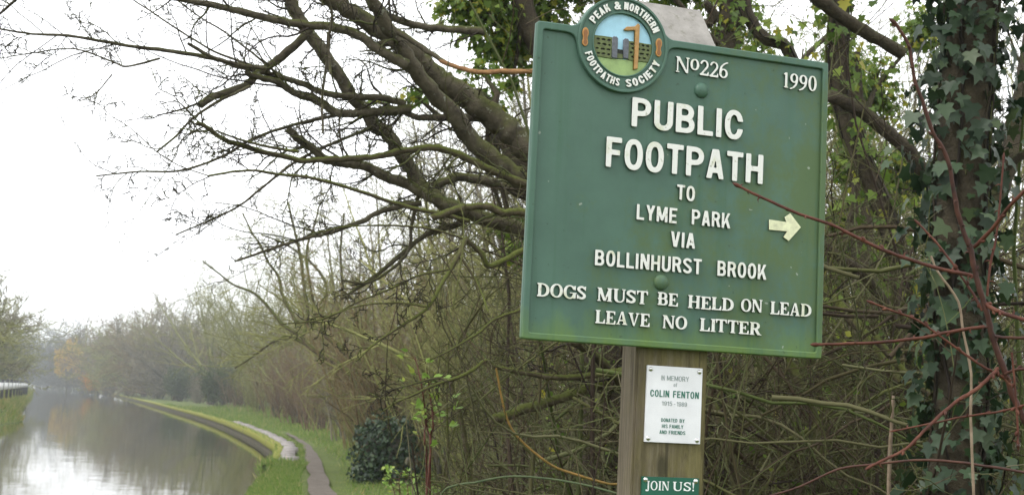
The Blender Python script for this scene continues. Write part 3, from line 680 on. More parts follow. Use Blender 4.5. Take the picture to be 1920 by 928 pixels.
for w, a, b, v, h in WORDS:
    sput('lettering', plate_mesh('lettering', word_loops(w, a / 1e3, b / 1e3, v / 1e3, h / 1e3, s=.185, t=.172, gap=.10, jit=.006), .0062, .0006, .0123), [M['white'], M['letter_side']], board)
for w, a, b, v, h in (('TO', -13, 26, -13, 29.5), ('LYME', -96, -11, -60, 30), ('PARK', 21, 104, -59, 30), ('VIA', -22, 30, -106, 30), ('BOLLINHURST', -178, 46, -155, 30), ('BROOK', 80, 187, -154, 30)):
    sput('lettering', plate_mesh('lettering', word_loops(w, a / 1e3, b / 1e3, v / 1e3, h / 1e3, s=.19, t=.165, gap=.12, jit=.016, seed=a + 500), .0052, .0005, .0123), [M['white'], M['letter_side']], board)
for w, a, b, v, h in (('DOGS', -291, -193, -222, 25.5), ('MUST', -170, -66, -222, 25.5), ('BE', -45, -2, -221, 25), ('HELD', 19, 118, -222, 25), ('ON', 134, 181, -220, 25), ('LEAD', 199, 291, -221, 25.5), ('LEAVE', -172, -60, -264, 25), ('NO', -33, 19, -264, 25), ('LITTER', 46, 179, -264, 25)):
    sput('lettering', plate_mesh('lettering', word_loops(w, a / 1e3, b / 1e3, v / 1e3, h / 1e3, True, s=.20, t=.105, gap=.05, jit=.022, seed=a + 900), .005, .0004, .0123), [M['white'], M['letter_side']], board)
L = word_loops('No226', -.025, .089, .240, .0315, True, s=.15, t=.085, gap=.05, jit=.01); sput('lettering', plate_mesh('lettering', L, .0045, .0004, .0123), [M['white'], M['letter_side']], board)
L = word_loops('1990', .215, .291, .239, .0315, True, s=.16, t=.085, gap=.07, jit=.01); sput('lettering', plate_mesh('lettering', L, .0045, .0004, .0123), [M['white'], M['letter_side']], board)
sput('arrow', plate_mesh('arrow', [P_([(191, -33), (230, -34.5), (225.5, -25), (238, -16), (263, -42), (236, -72.5), (224, -65), (232, -53), (191, -53.5)])], .0042, .0006, .0123), [M['cream'], M['letter_side']], board)
def dome(name, cx, cy, r, h, y0, mat, parent, n=20, m=7):
    V, F = [], []
    for i in range(m):
        a = i / (m - 1) * math.pi / 2
        for j in range(n): b = j * 2 * math.pi / n; V.append((cx + r * math.cos(a) * math.cos(b), y0 - h * math.sin(a), cy + r * math.cos(a) * math.sin(b)))
    for i in range(m - 1):
        for j in range(n): F.append([i * n + j, i * n + (j + 1) % n, (i + 1) * n + (j + 1) % n, (i + 1) * n + j])
    return sput(name, mesh_np(name, V, F, True), mat, parent)
dome('bolt', .034, .2105, .0155, .010, -.0121, M['paint'], board); dome('bolt', -.038, -.176, .0155, .010, -.0121, M['paint'], board)
# round emblem
em = sput('emblem', plate_mesh('emblem', [disc_loop(ECX, ECY, ER - .003, 72), disc_loop(ECX, ECY, .0625, 64)], .0062, .0012, .0126), M['paint'])
sput('rim', plate_mesh('rim', [disc_loop(ECX, ECY, ER, 72), disc_loop(ECX, ECY, ER - .0055, 72)], .0036, .0012, .0180), M['paint'], em)
sput('rim', plate_mesh('rim', [disc_loop(ECX, ECY, .0645, 64), disc_loop(ECX, ECY, .0612, 64)], .003, .001, .0182), M['paint'], em)
sput('picture_sky', plate_mesh('picture_sky', [disc_loop(ECX, ECY, .0618, 64)], .002, 0, .0128), M['picture_sky'], em)
def clip(L, r=.0612):
    """clip an upright-sided outline to the picture circle"""
    return mask_loops(lambda X, Y: g_poly(X, Y, [tuple(p) for p in L]) & ((X - ECX) ** 2 + (Y - ECY) ** 2 < r * r), -.21, .21, -.07, .345, .0008, .6)
sput('picture_grass', plate_mesh('picture_grass', clip(P_([(-210, 250.5), (-163, 248.5), (-127, 250.5), (-70, 253), (-70, 200), (-210, 200)])), .0018, .0003, .0146), M['picture_grass'], em)
rr = random.Random(4)
def stones(L, x0, x1, yb, yt):
    """openings left dark between the stones of the little wall"""
    H = []; rows = 4; rh = (yt - yb) / rows
    for k in range(rows):
        x = x0 + (1.0 if k % 2 else 4.5) + rr.uniform(-.5, 1); y = yb + rh * (k + .5)
        while x < x1 - 4:
            w = rr.uniform(7.0, 10.5); w = min(w, x1 - 1 - x)
            if w < 4.5: break
            n = 9; H.append(P_([(x + w / 2 + w / 2 * math.copysign(abs(math.cos(q)) ** .7, math.cos(q)) * rr.uniform(.85, 1.0), y + 2.1 * math.sin(q) * rr.uniform(.75, 1.1) + rr.uniform(-.3, .3)) for q in [2 * math.pi * j / n for j in range(n)]])); x += w + rr.uniform(2.2, 3.6)
    return H
hl = [h for h in stones(None, -198, -164, 251, 288) if np.hypot(h[:, 0] - ECX, h[:, 1] - ECY).max() < .0585]; hr = [h for h in stones(None, -126.5, -83, 253, 287) if np.hypot(h[:, 0] - ECX, h[:, 1] - ECY).max() < .0585]
sput('picture_wall', join_np('picture_wall', [plate_mesh('a', clip(P_([(-206, 290), (-163, 290.5), (-161, 270), (-160, 248), (-206, 250)])) + hl, .0036, .0004, .0148), plate_mesh('b', clip(P_([(-128, 288), (-76, 287), (-76, 251), (-128, 250)])) + hr, .0036, .0004, .0148),
    plate_mesh('c', [P_([(-152, 260), (-138, 260), (-138, 251), (-152, 250)])], .003, .0003, .0148)]), M['picture_wall'], em)
sput('picture_hollow', join_np('picture_hollow', [plate_mesh('a', clip(P_([(-206, 288), (-163, 288.5), (-163, 251), (-206, 252)]), .0605), .0012, 0, .0146), plate_mesh('b', clip(P_([(-127, 286), (-78, 285), (-78, 254), (-127, 253)]), .0605), .0012, 0, .0146), plate_mesh('c', [P_([(-151, 269), (-139, 269), (-139, 258), (-151, 258)])], .002, 0, .0146)]), M['picture_hole'], em)
for x0, x1, yt, yb in ((-163, -151, 292.5, 250), (-139, -128, 291.5, 252)):
    xm = (x0 + x1) / 2; sput('picture_gatepost', plate_mesh('picture_gatepost', [P_([(x0, yb), (x1, yb - .3), (x1, yt - 3), (xm + 3, yt), (xm - 3, yt), (x0, yt - 3)])], .0056, .001, .0147), M['picture_stone'], em)
sput('picture_fingerpost', plate_mesh('picture_fingerpost', [P_([(-116.5, 232), (-107.5, 234.5), (-106.5, 321), (-110, 325), (-117, 318), (-134, 315), (-140, 308.5), (-134, 307), (-116.5, 310.5)])], .0062, .001, .0148), M['picture_post'], em)
for sx_, sy_ in ((-219.5, 283), (-65, 282.5)):
    def shoe(X, Y, k=1.0):
        x, y = (X * 1e3 - sx_), (Y * 1e3 - sy_); return ((x / (6.6 * k)) ** 2 + ((y - 8) / (10.5 * k)) ** 2 < 1) | ((x / (6.0 * k)) ** 2 + ((y + 10.5) / (8.0 * k)) ** 2 < 1) | ((np.abs(x) < 4.4 * k) & (np.abs(y) < 9 * k))
    so = sput('picture_footprint', plate_mesh('picture_footprint', mask_loops(shoe, sx_ / 1e3 - .012, sy_ / 1e3 - .024, sx_ / 1e3 + .012, sy_ / 1e3 + .024, .0006, 1.5), .003, .0006, .0186), M['picture_shoe'], em)
    sput('picture_footprint', plate_mesh('picture_footprint', mask_loops(lambda X, Y: shoe(X, Y, .62), sx_ / 1e3 - .012, sy_ / 1e3 - .024, sx_ / 1e3 + .012, sy_ / 1e3 + .024, .0006, 1.2), .001, .0002, .0214), M['picture_sole'], em)
for w, a0, a1, inw in (('PEAK', 152, 115.5, False), ('&', 107, 97, False), ('NORTHERN', 91.5, 26, False), ('FOOTPATHS', 198.5, 266.5, True), ('SOCIETY', 276, 341.5, True)):
    sput('lettering', plate_mesh('lettering', arc_loops(w, ECX, ECY, .0765, .0155, a0, a1, inw), .0036, .0006, .0187), [M['white'], M['letter_side']], em)

# timber post, its sloping cap, plaques
def prism(name, prof, x0, x1, chamf=0.004):
    """profile in (y, z) extruded along x with tiny chamfers"""
    import bmesh
    bm = bmesh.new(); a = [bm.verts.new((x0, y, z)) for y, z in prof]; b = [bm.verts.new((x1, y, z)) for y, z in prof]; n = len(prof)
    bm.faces.new(a[::-1]); bm.faces.new(b)
    for i in range(n): bm.faces.new((a[i], a[(i + 1) % n], b[(i + 1) % n], b[i]))
    bmesh.ops.recalc_face_normals(bm, faces=bm.faces)
    if chamf: bmesh.ops.bevel(bm, geom=list(bm.edges), offset=chamf, segments=2, affect='EDGES')
    me = bpy.data.meshes.new(name); bm.to_mesh(me); bm.free(); return me
PF, PB = .003, .078       # front and back of the post
po = sput('post', prism('post', [(PF, -SZ - .6), (PB, -SZ - .6), (PB, .352), (PF, .285)], -.0755, .0765, .005), M['wood'])
cp = sput('cap', prism('cap', [(-.0015 + .014, .297), (.102, .408), (.102, .412), (.0125, .301)], -.083, .081, .0008), M['cap'])
sput('folded_edge', prism('folded_edge', [(.0115, .286), (.0145, .286), (.0145, .2965), (.0115, .2965)], .0, .083, 0), M['cap'], cp)
pq = sput('memorial_plaque', prism('memorial_plaque', [(-.003, -.4815), (.0028, -.4815), (.0028, -.336), (-.003, -.336)], -.0545, .0625, .0006), M['plaque'])
def printed(rows, parent, mat, y0, s, t, serif=False):
    for w, u0, u1, v, h in rows:
        sput('lettering', plate_mesh('lettering', word_loops(w, u0 / 1e3, u1 / 1e3, v / 1e3, h / 1e3, serif, s=s, t=t, gap=.13), .0004, 0, y0, False), mat, parent)
def sc_(x, y): return x, y
# plaque coordinates: u from the board centre, v downwards in mm
printed([('IN', -25, -18, -363, 9.5), ('MEMORY', -13, 33.5, -363, 9.5), ('of', 1.5, 8.5, -374, 7), ('1915', -22, 0, -411, 8.5), ('-', 3.2, 6.4, -411, 8.5), ('1989', 9.5, 31, -411, 8.5)], pq, M['print_grey'], .0031, .13, .105)
printed([('COLIN', -47, -7, -395, 13), ('FENTON', 1, 56, -395, 13)], pq, M['print_green'], .0031, .19, .155)
printed([('DONATED', -22, 12, -442, 7), ('BY', 17, 27.5, -442, 7), ('HIS', -20, -8, -453.5, 7), ('FAMILY', -4, 25, -453.5, 7), ('AND', -24.5, -9, -465, 7), ('FRIENDS', -5, 30, -465, 7)], pq, M['print_green'], .0031, .17, .14)
for x, z in ((-.0475, -.343), (.0555, -.343), (-.0475, -.4745), (.0555, -.4745)):
    dome('screw', x, z, .0046, .003, -.003, M['steel'], pq, 12, 4)
jp = sput('green_plate', prism('green_plate', [(-.002, -.70), (.0028, -.70), (.0028, -.5465), (-.002, -.5465)], -.0565, .0635, .0006), M['plaque_green'])
printed([('JOIN', -48, 0, -571.5, 17), ('US!', 8, 55, -571.5, 17)], jp, M['print_white'], .0021, .16, .075, True)
for x in (-.049, .056): dome('screw', x, -.5525, .005, .003, -.002, M['steel'], jp, 12, 4)

# ------------------------------------------------------------------ haze
def haze():
    x0, x1, y0, y1, z0, z1 = -930, 930, -620, 1230, -2.6, 29
    V = [(x, y, z) for z in (z0, z1) for y in (y0, y1) for x in (x0, x1)]
    o = link('haze', mesh_np('haze', V, [[0, 2, 3, 1], [4, 5, 7, 6], [0, 1, 5, 4], [2, 6, 7, 3], [0, 4, 6, 2], [1, 3, 7, 5]])); tag(o, kind='stuff')
    m = bpy.data.materials.new('haze_air'); m.use_nodes = True; t = m.node_tree; t.nodes.remove(t.nodes['Principled BSDF'])
    v = t.nodes.new('ShaderNodeVolumePrincipled'); v.inputs['Color'].default_value = (.76, .80, .84, 1); v.inputs['Density'].default_value = HAZE_DENSITY; v.inputs['Anisotropy'].default_value = .3
    t.links.new(v.outputs[0], t.nodes['Material Output'].inputs['Volume']); o.data.materials.append(m)
haze()

# ------------------------------------------------------------------ far trees along the canal
M['far_bark'] = bark('far_tree_bark', (.12, .105, .075), (.05, .045, .03), (.09, .10, .03), .5, 4)
def twigmat(n, a, b_, c): return island(n, [(0, a), (.5, b_), (1, c)])
M['tw_green'] = twigmat('greenish_twigs', (0.1107, 0.1107, 0.0377), (0.1882, 0.1937, 0.0664), (0.2767, 0.2767, 0.0996))
M['tw_grey'] = twigmat('grey_brown_twigs', (0.0941, 0.0830, 0.0575), (0.1661, 0.1494, 0.1052), (0.2325, 0.2103, 0.1439))
M['tw_dark'] = twigmat('dark_twigs', (.035, .036, .028), (.06, .060, .042), (.085, .080, .055))
M['tw_red'] = twigmat('red_brown_twigs', (0.0941, 0.0575, 0.0377), (0.1550, 0.1018, 0.0643), (0.2103, 0.1605, 0.0941))
M['tw_rust'] = twigmat('rust_brown_twigs', (0.1052, 0.0753, 0.0398), (0.1771, 0.1307, 0.0643), (0.2325, 0.1827, 0.0886))
M['lf_orange'] = island('orange_autumn_leaf', [(0, (.34, .13, .02)), (.5, (.46, .20, .03)), (1, (.55, .30, .04))], .8, .2, .25)
M['lf_gold'] = island('gold_autumn_leaf', [(0, (.42, .24, .02)), (.5, (.52, .34, .03)), (1, (.58, .42, .05))], .8, .2, .25)
M['lf_green'] = island('dull_green_leaf', [(0, (.030, .050, .018)), (.6, (.055, .085, .026)), (1, (.10, .12, .04))], .7, .3, .2)
def far_tree_meshes(kind, seed):
    """trunk and crown meshes of a tree about 10 m tall, base at the origin"""
    r = random.Random(seed); tk, tw = Tubes(), Tubes(); tips = []
    lf = Leaves(LEAF_TRI)
    if kind == 'round':      # many limbs fanning out from a short trunk
        grow(tk, (0, 0, -.3), (.05, .03, 1), 2.4, .26, 0, [dict(n=4, wig=.06, kids=0, k=7, taper=.8)], r)
        prm = [dict(n=7, wig=.12, up=.035, kids=7, ratio=.5, ang=.75, k=4, taper=.2, t0=.2, rr=.55), dict(n=5, wig=.16, up=.03, kids=6, ratio=.5, ang=.75, k=3, taper=.3, t0=.15, rr=.6, rmin=.014),
               dict(n=3, wig=.2, up=.02, kids=3.4, ratio=.6, ang=.7, k=3, taper=.5, t0=.1, rmin=.010), dict(n=2, wig=.2, kids=0, k=3, taper=.5, rmin=.008)]
        for i in range(13):
            a = i * 2.4 + r.uniform(-.3, .3); e = r.uniform(.25, 1.35); L = 7.2 * r.uniform(.85, 1.08) * (.72 + .28 * math.sin(e))
            grow(tw, (0, 0, r.uniform(.9, 2.0)), (math.cos(a) * math.cos(e), math.sin(a) * math.cos(e), math.sin(e)), L, .085, 0, prm, r, tips)
    elif kind == 'upright':
        prm = [dict(n=9, wig=.07, up=.02, kids=16, ratio=.36, ang=.75, k=5, taper=.15, t0=.2, rr=.5), dict(n=5, wig=.15, up=.06, kids=6, ratio=.5, ang=.7, k=3, taper=.3, t0=.15, rmin=.016),
               dict(n=3, wig=.2, up=.03, kids=3.6, ratio=.6, ang=.7, k=3, taper=.5, t0=.1, rmin=.011), dict(n=2, wig=.2, kids=0, k=3, taper=.5, rmin=.008)]
        grow(tk, (0, 0, -.3), (.03, .02, 1), 3.2, .2, 0, [dict(n=4, wig=.05, kids=0, k=7, taper=.8)], r)
        for i in range(4):
            a = i * 1.57 + r.uniform(-.4, .4); grow(tw, (0, 0, 1.6 + .3 * i), (math.cos(a) * .35, math.sin(a) * .35, 1), 8.2 * r.uniform(.8, 1.0), .10, 0, prm, r, tips)
    elif kind == 'broad':
        prm = [dict(n=7, wig=.13, up=.03, kids=8, ratio=.52, ang=.8, k=5, taper=.2, t0=.25, rr=.55), dict(n=5, wig=.18, up=.02, kids=6, ratio=.52, ang=.8, k=3, taper=.3, t0=.15, rmin=.016),
               dict(n=3, wig=.22, up=.02, kids=3.8, ratio=.6, ang=.75, k=3, taper=.5, t0=.1, rmin=.012), dict(n=2, wig=.2, kids=0, k=3, taper=.5, rmin=.009)]
        grow(tk, (0, 0, -.3), (.0, .05, 1), 3.4, .3, 0, [dict(n=4, wig=.06, kids=0, k=7, taper=.75)], r)
        for i in range(9):
            a = i * 2.4 + r.uniform(-.3, .3); e = r.uniform(.35, 1.4); grow(tw, (0, 0, r.uniform(2.0, 3.0)), (math.cos(a) * math.cos(e), math.sin(a) * math.cos(e), math.sin(e)), 6.4 * r.uniform(.85, 1.1), .12, 0, prm, r, tips)
    elif kind == 'mass':     # dense full crown down to the ground, for the distant rows
        prm = [dict(n=7, wig=.13, up=.03, kids=9, ratio=.5, ang=.8, k=4, taper=.25, t0=.15, rr=.55), dict(n=5, wig=.18, up=.03, kids=6, ratio=.5, ang=.8, k=3, taper=.4, t0=.15, rr=.6, rmin=.028), dict(n=3, wig=.22, up=.02, kids=2.4, ratio=.6, ang=.75, k=3, taper=.6, t0=.1, rmin=.024), dict(n=2, wig=.2, kids=0, k=3, taper=.6, rmin=.018)]
        grow(tk, (0, 0, -.3), (.03, .04, 1), 2.8, .28, 0, [dict(n=4, wig=.06, kids=0, k=7, taper=.75)], r)
        for i in range(30):
            a = i * 2.4 + r.uniform(-.3, .3); e = (i / 30) ** .8 * 1.55 - .16 + r.uniform(-.1, .1); L = 7.6 * r.uniform(.8, 1.1) * (.55 + .45 * math.sin(max(0, e)))
            grow(tw, (0, 0, r.uniform(.2, 2.0)), (math.cos(a) * math.cos(e), math.sin(a) * math.cos(e), math.sin(e)), L, .1, 0, prm, r, tips)
    elif kind == 'shrub':    # many stems straight from the ground
        prm = [dict(n=6, wig=.1, up=.03, kids=8, ratio=.42, ang=.55, k=3, taper=.3, t0=.15, rr=.6), dict(n=4, wig=.16, up=.03, kids=5, ratio=.5, ang=.6, k=3, taper=.4, t0=.1, rmin=.012), dict(n=3, wig=.2, up=.0, kids=1.6, ratio=.6, ang=.6, k=3, taper=.5, rmin=.010), dict(n=2, wig=.2, kids=0, k=3, rmin=.008)]
        for i in range(5): 
            a = i * 1.3; grow(tk, (r.uniform(-.6, .6), r.uniform(-.6, .6), -.3), (math.cos(a) * .2, math.sin(a) * .2, 1), 3.0, .09, 0, [dict(n=4, wig=.1, kids=0, k=5, taper=.5)], r)
        for i in range(34):
            a = r.uniform(0, 6.28); q = r.uniform(0, 1.9); e = r.uniform(.05, .5)
            grow(tw, (math.cos(a) * q, math.sin(a) * q, -.2), (math.cos(a) * e, math.sin(a) * e, 1), 7.2 * r.uniform(.55, 1.2) , .05, 0, prm, r, tips)
    return tk, tw, tips
PROTO = {}
def proto(key, kind, seed, leaf=None, leafs=0, size=.3, low=0.0):
    tk, tw, tips = far_tree_meshes(kind, seed); lm = None
    if leaf:
        lf = Leaves(LEAF_TRI); r = random.Random(seed + 1)
        for i in range(leafs):
            p, d = tips[r.randrange(len(tips))]
            w = rvec(r); lf.add((p[0] + w[0] * .25, p[1] + w[1] * .25, p[2] + w[2] * .25), (w[1], w[2], w[0] - .4), rvec(r), size * r.uniform(.6, 1.3))
        lm = lf.mesh('leaves')
    me = tw.mesh('crown'); c = np.empty(len(me.vertices) * 3, np.float32); me.vertices.foreach_get('co', c); k = 10 / np.percentile(c[2::3], 99.9)      # every prototype is made exactly 10 m tall
    PROTO[key] = (tk.mesh('trunk'), me, lm, leaf)
    for q in PROTO[key][:3]:
        if q is not None: q.transform(Matrix.Scale(k, 4))
proto('round_a', 'round', 11); proto('round_b', 'round', 12); proto('up_a', 'upright', 21); proto('up_b', 'upright', 22); proto('broad_a', 'broad', 31); proto('broad_b', 'broad', 32)
proto('mass_a', 'mass', 51); proto('mass_b', 'mass', 52); proto('shrub_a', 'shrub', 41); proto('shrub_b', 'shrub', 42)
proto('gold', 'broad', 33, 'lf_gold', 12000, .42); proto('orange', 'shrub', 43, 'lf_orange', 9000, .34); proto('evergreen', 'shrub', 44, 'lf_green', 15000, .26)
_cm = {}
def far_tree(key, mat, x, y, z, h, wx, rz, label, name='tree', cat='tree', group=None):
    tk, cr, lm, lmat = PROTO[key]; o = empty(name, (x, y, z), rz); o.scale = (wx * h / 10, wx * h / 10, h / 10); tag(o, label, cat, group)
    def cop(me, m, n):
        k = (me.name, m)
        if k not in _cm: c = me.copy(); c.materials.clear(); c.materials.append(M[m]); _cm[k] = c
        p = bpy.data.objects.new(n, _cm[k]); COL.objects.link(p); p.parent = o
    cop(tk, 'far_bark', 'trunk'); cop(cr, mat, 'crown')
    if lm is not None: cop(lm, lmat, 'leaves')
    return o
rt = random.Random(99)
GR = 'bare trees along the far reach of the towpath'
# px, distance, height, width factor, proto, twig material, label
ROW = [
    (70, 600, 22, 1.2, 'mass_a', 'tw_dark', 'palest tree of all directly above the vanishing water'),
    (88, 560, 24, 1.2, 'mass_b', 'tw_dark', 'faint blue-grey tree closing the view at the far end of the canal'),
    (108, 500, 23, 1.25, 'mass_a', 'tw_dark', 'tall dark hazy tree beside the golden one where the canal vanishes'),
    (128, 430, 22, 1.2, 'mass_b', 'tw_dark', 'dark rounded hazy tree standing behind the golden tree'),
    (150, 395, 22, 1.15, 'mass_a', 'tw_dark', 'tall dim tree just right of and above the golden tree'),
    (178, 350, 20, 1.2, 'mass_b', 'tw_grey', 'hazy grey-mauve tree above the small orange bush'),
    (205, 310, 18.6, 1.2, 'mass_a', 'tw_rust', 'hazy rust-tinted tree along the distant towpath'),
    (232, 270, 18, 1.25, 'mass_b', 'tw_green', 'pale green hazy tree midway along the distant row'),
    (262, 245, 17, 1.25, 'mass_a', 'tw_green', 'low rounded green-grey tree left of the brown-topped one'),
    (292, 222, 17.5, 1.25, 'mass_b', 'tw_rust', 'brown-topped hazy tree left of the big fan-shaped tree'),
    (322, 205, 17, 1.2, 'mass_a', 'tw_grey', 'grey-brown tree filling the gap left of the fan-shaped tree'),
    (384, 160, 18.5, 1.1, 'round_a', 'tw_green', 'big fan-shaped greenish tree with limbs spreading from a low fork'),
    (430, 150, 17.0, 1.0, 'up_a', 'tw_green', 'upright pale green tree just behind the fan-shaped tree'),
    (468, 118, 13.5, 1.15, 'round_b', 'tw_green', 'yellow-green tree right of the fan-shaped tree'),
    (520, 100, 10.5, 1.1, 'up_b', 'tw_grey', 'slim grey bare tree over the bend of the towpath'),
    (560, 84, 9.5, 1.15, 'round_a', 'tw_green', 'mid-green bare tree behind the leaning mossy trunk'),
    (610, 66, 10.5, 1.0, 'up_a', 'tw_green', 'upright bare tree right of the leaning mossy trunk'),
    (665, 54, 11.0, .95, 'up_b', 'tw_grey', 'grey bare tree with many fine uprights above the hedge'),
    (725, 46, 11, .95, 'up_a', 'tw_grey', 'bare tree half hidden by tangled twigs left of the sign'),
    (790, 40, 11, .95, 'round_b', 'tw_green', 'greenish bare tree showing through the tangle beside the sign'),
    (860, 36, 11, .9, 'up_b', 'tw_green', 'bare tree right behind the mossy forked branch beside the sign'),
    (935, 34, 11, .95, 'up_a', 'tw_grey', 'bare tree close behind the left edge of the sign'),
]
for px, d, h, wx, k, m, lab in ROW:
    p = at(px, 700, d); far_tree(k, m, p[0] + (1.0 if d > 100 else 0), d, 0, h, wx, rt.uniform(0, 6.28), lab, group=GR)
for px, d, h, k in ((1010, 30, 11, 'up_b'), (1110, 28, 11, 'round_b'), (1220, 30, 11, 'up_a'), (1330, 27, 11, 'round_a'), (1440, 30, 9.5, 'up_b'), (1545, 25, 9.0, 'round_b'), (1650, 27, 10.5, 'up_a'), (1770, 24, 10, 'round_a'), (1880, 26, 10, 'up_b')):
    p = at(px, 700, d); far_tree(k, 'tw_green' if k[0] == 'r' else 'tw_grey', p[0], d, 0, h, 1, rt.uniform(0, 6.28), 'bare tree standing in the wood behind the sign and the ivy trunk', group='bare trees in the wood behind the sign')
p = at(127, 700, 340); far_tree('gold', 'tw_rust', p[0], 340, 0, 13, .5, .4, 'golden-leaved autumn tree far down the canal')
p = at(174, 700, 285); far_tree('orange', 'tw_rust', p[0], 285, 0, 4.6, 1.1, 1.0, 'small orange autumn bush at the foot of the distant trees', 'bush', 'bush')
SH = [(205, 300, 6, 'shrub_a', 'tw_dark', 'dark hazy bush along the distant bank next to the orange one'), (245, 250, 5.5, 'shrub_b', 'tw_grey', 'grey hazy bush below the pale green tree'), (285, 215, 5.2, 'shrub_a', 'tw_green', 'greenish bush below the brown-topped tree'),
      (330, 185, 5, 'evergreen', 'tw_dark', 'dark leafy bush left of the fan-shaped tree'), (365, 170, 4.2, 'shrub_a', 'tw_grey', 'low grey bush under the left limbs of the fan-shaped tree'), (405, 138, 4.8, 'evergreen', 'tw_dark', 'dark green bush at the foot of the fan-shaped tree'), (440, 118, 4.6, 'shrub_b', 'tw_red', 'reddish low bush at the edge of the grass past the bend'),
      (475, 101, 5.0, 'shrub_a', 'tw_green', 'green-brown bush at the inner side of the towpath bend'), (512, 86, 5.2, 'shrub_b', 'tw_rust', 'rust-brown twiggy bush beyond the pale slim trunk'), (548, 73, 5.2, 'shrub_a', 'tw_red', 'red-brown twiggy bush below the leaning mossy trunk'), (590, 62, 5.2, 'shrub_b', 'tw_red', 'red-brown bush rising where the mud path disappears'),
      (622, 53, 4.4, 'shrub_b', 'tw_green', 'bushy green bush above the path edge'), (640, 50, 5.6, 'shrub_a', 'tw_grey', 'tall twiggy grey bush beside the path'), (685, 42, 5.4, 'shrub_b', 'tw_rust', 'brown twiggy bush behind the ivy-covered stump'), (735, 36, 5.4, 'shrub_a', 'tw_green', 'greenish twiggy bush right behind the ivy-covered stump')]
for px, d, h, k, m, lab in SH:
    p = at(px, 720, d); far_tree(k, m, p[0] + .6, d, 0, h, 1.15, rt.uniform(0, 6.28), lab, 'bush', 'bush', 'bushes under the trees along the towpath')
for px, d, h, k, m, lab in ((692, 31, 2.7, 'shrub_a', 'tw_green', 'low green-brown bush hiding the foot of the leaning tree'), (735, 30, 2.7, 'shrub_b', 'tw_grey', 'low grey twiggy bush right above the ivy-covered stump')):
    p = at(px, 720, d); far_tree(k, m, p[0], d, 0, h, .85 if h < 3 else 1.15, rt.uniform(0, 6.28), lab, 'bush', 'bush', 'bushes under the trees along the towpath')
for px, d, h, k, m in ((800, 30, 5.6, 'shrub_b', 'tw_rust'), (880, 27, 5.6, 'shrub_a', 'tw_green'), (960, 25, 5.4, 'shrub_b', 'tw_green'), (1050, 25, 5.4, 'shrub_a', 'tw_rust'), (1160, 24, 5.4, 'shrub_b', 'tw_green'), (1280, 22, 5, 'shrub_b', 'tw_green'), (1390, 22, 4.6, 'shrub_b', 'tw_rust'), (1500, 20, 4.6, 'shrub_b', 'tw_green'), (1620, 20, 4.6, 'shrub_a', 'tw_green'), (1740, 19, 4.6, 'shrub_b', 'tw_rust'), (1860, 18, 4.6, 'shrub_b', 'tw_green'), (1950, 18, 4.6, 'shrub_b', 'tw_green')):
    p = at(px, 720, d); far_tree(k, m, p[0], d, 0, h, 1.2, rt.uniform(0, 6.28), 'twiggy bush in the tangled wood behind the signpost', 'bush', 'bush', 'bushes in the tangled wood behind the signpost')
for px, d, h, k, m in ((64, 640, 22, 'mass_b', 'tw_dark'), (78, 630, 24, 'mass_a', 'tw_dark'), (92, 620, 23, 'mass_b', 'tw_dark'), (104, 610, 22, 'mass_a', 'tw_dark'), (66, 585, 8, 'shrub_a', 'tw_dark'), (80, 580, 8, 'shrub_b', 'tw_dark'), (94, 575, 9, 'evergreen', 'tw_dark'), (106, 540, 9, 'shrub_a', 'tw_dark'), (120, 480, 8, 'evergreen', 'tw_dark'), (136, 440, 8, 'shrub_b', 'tw_dark'), (152, 400, 7, 'evergreen', 'tw_dark'), (166, 372, 7, 'shrub_a', 'tw_dark'), (186, 335, 7, 'evergreen', 'tw_dark')):
    p = at(px, 700, d); far_tree(k, m, p[0] + 2, d, -.3, h, 1.5, rt.uniform(0, 6.28), 'faint haze-blue growth closing the far end of the canal', 'tree' if h > 12 else 'bush', 'tree' if h > 12 else 'bush', 'hazy growth closing the far end of the canal')
for px, d, h, k, m in ((225, 275, 17, 'mass_b', 'tw_grey'), (275, 240, 16, 'mass_a', 'tw_rust'), (312, 216, 15.5, 'mass_b', 'tw_green'), (345, 200, 13.5, 'mass_a', 'tw_rust'), (415, 172, 14, 'mass_b', 'tw_grey'), (455, 146, 15, 'mass_a', 'tw_green'), (500, 126, 13.5, 'mass_b', 'tw_green'), (545, 108, 12.5, 'mass_a', 'tw_rust'), (600, 92, 11.5, 'mass_b', 'tw_green'), (655, 78, 10.5, 'mass_a', 'tw_green')):
    p = at(px, 700, d); far_tree(k, m, p[0] + 7, d, .1, h, 1.2, rt.uniform(0, 6.28), 'hazy bare tree of the second row behind the towpath trees', group='second row of trees behind the towpath')
LBT = [(-60, 66, 9.8, 'mass_a', 'tw_green', 'green-grey tree leaning in from the left picture edge over the white fence'), (-14, 95, 11.0, 'mass_b', 'tw_grey', 'tall full bare tree above the start of the white fence'), (8, 120, 13, 'mass_a', 'tw_green', 'rounded green tree behind the middle of the white fence'), (25, 165, 15.0, 'mass_b', 'tw_green', 'dense olive tree behind the far half of the white fence'), (38, 220, 16, 'mass_a', 'tw_grey', 'grey hazy tree behind the far end of the white fence'), (52, 330, 18, 'mass_b', 'tw_dark', 'dim tree on the left bank at the narrowing of the canal'), (60, 450, 19, 'mass_a', 'tw_dark', 'faintest tree on the left bank beside the vanishing water')]
for px, d, h, k, m, lab in LBT:
    p = at(px, 700, d); far_tree(k, m, p[0] - (5 if d < 200 else 8), d, .6, h, 1.15, rt.uniform(0, 6.28), lab, group='trees on the opposite bank')
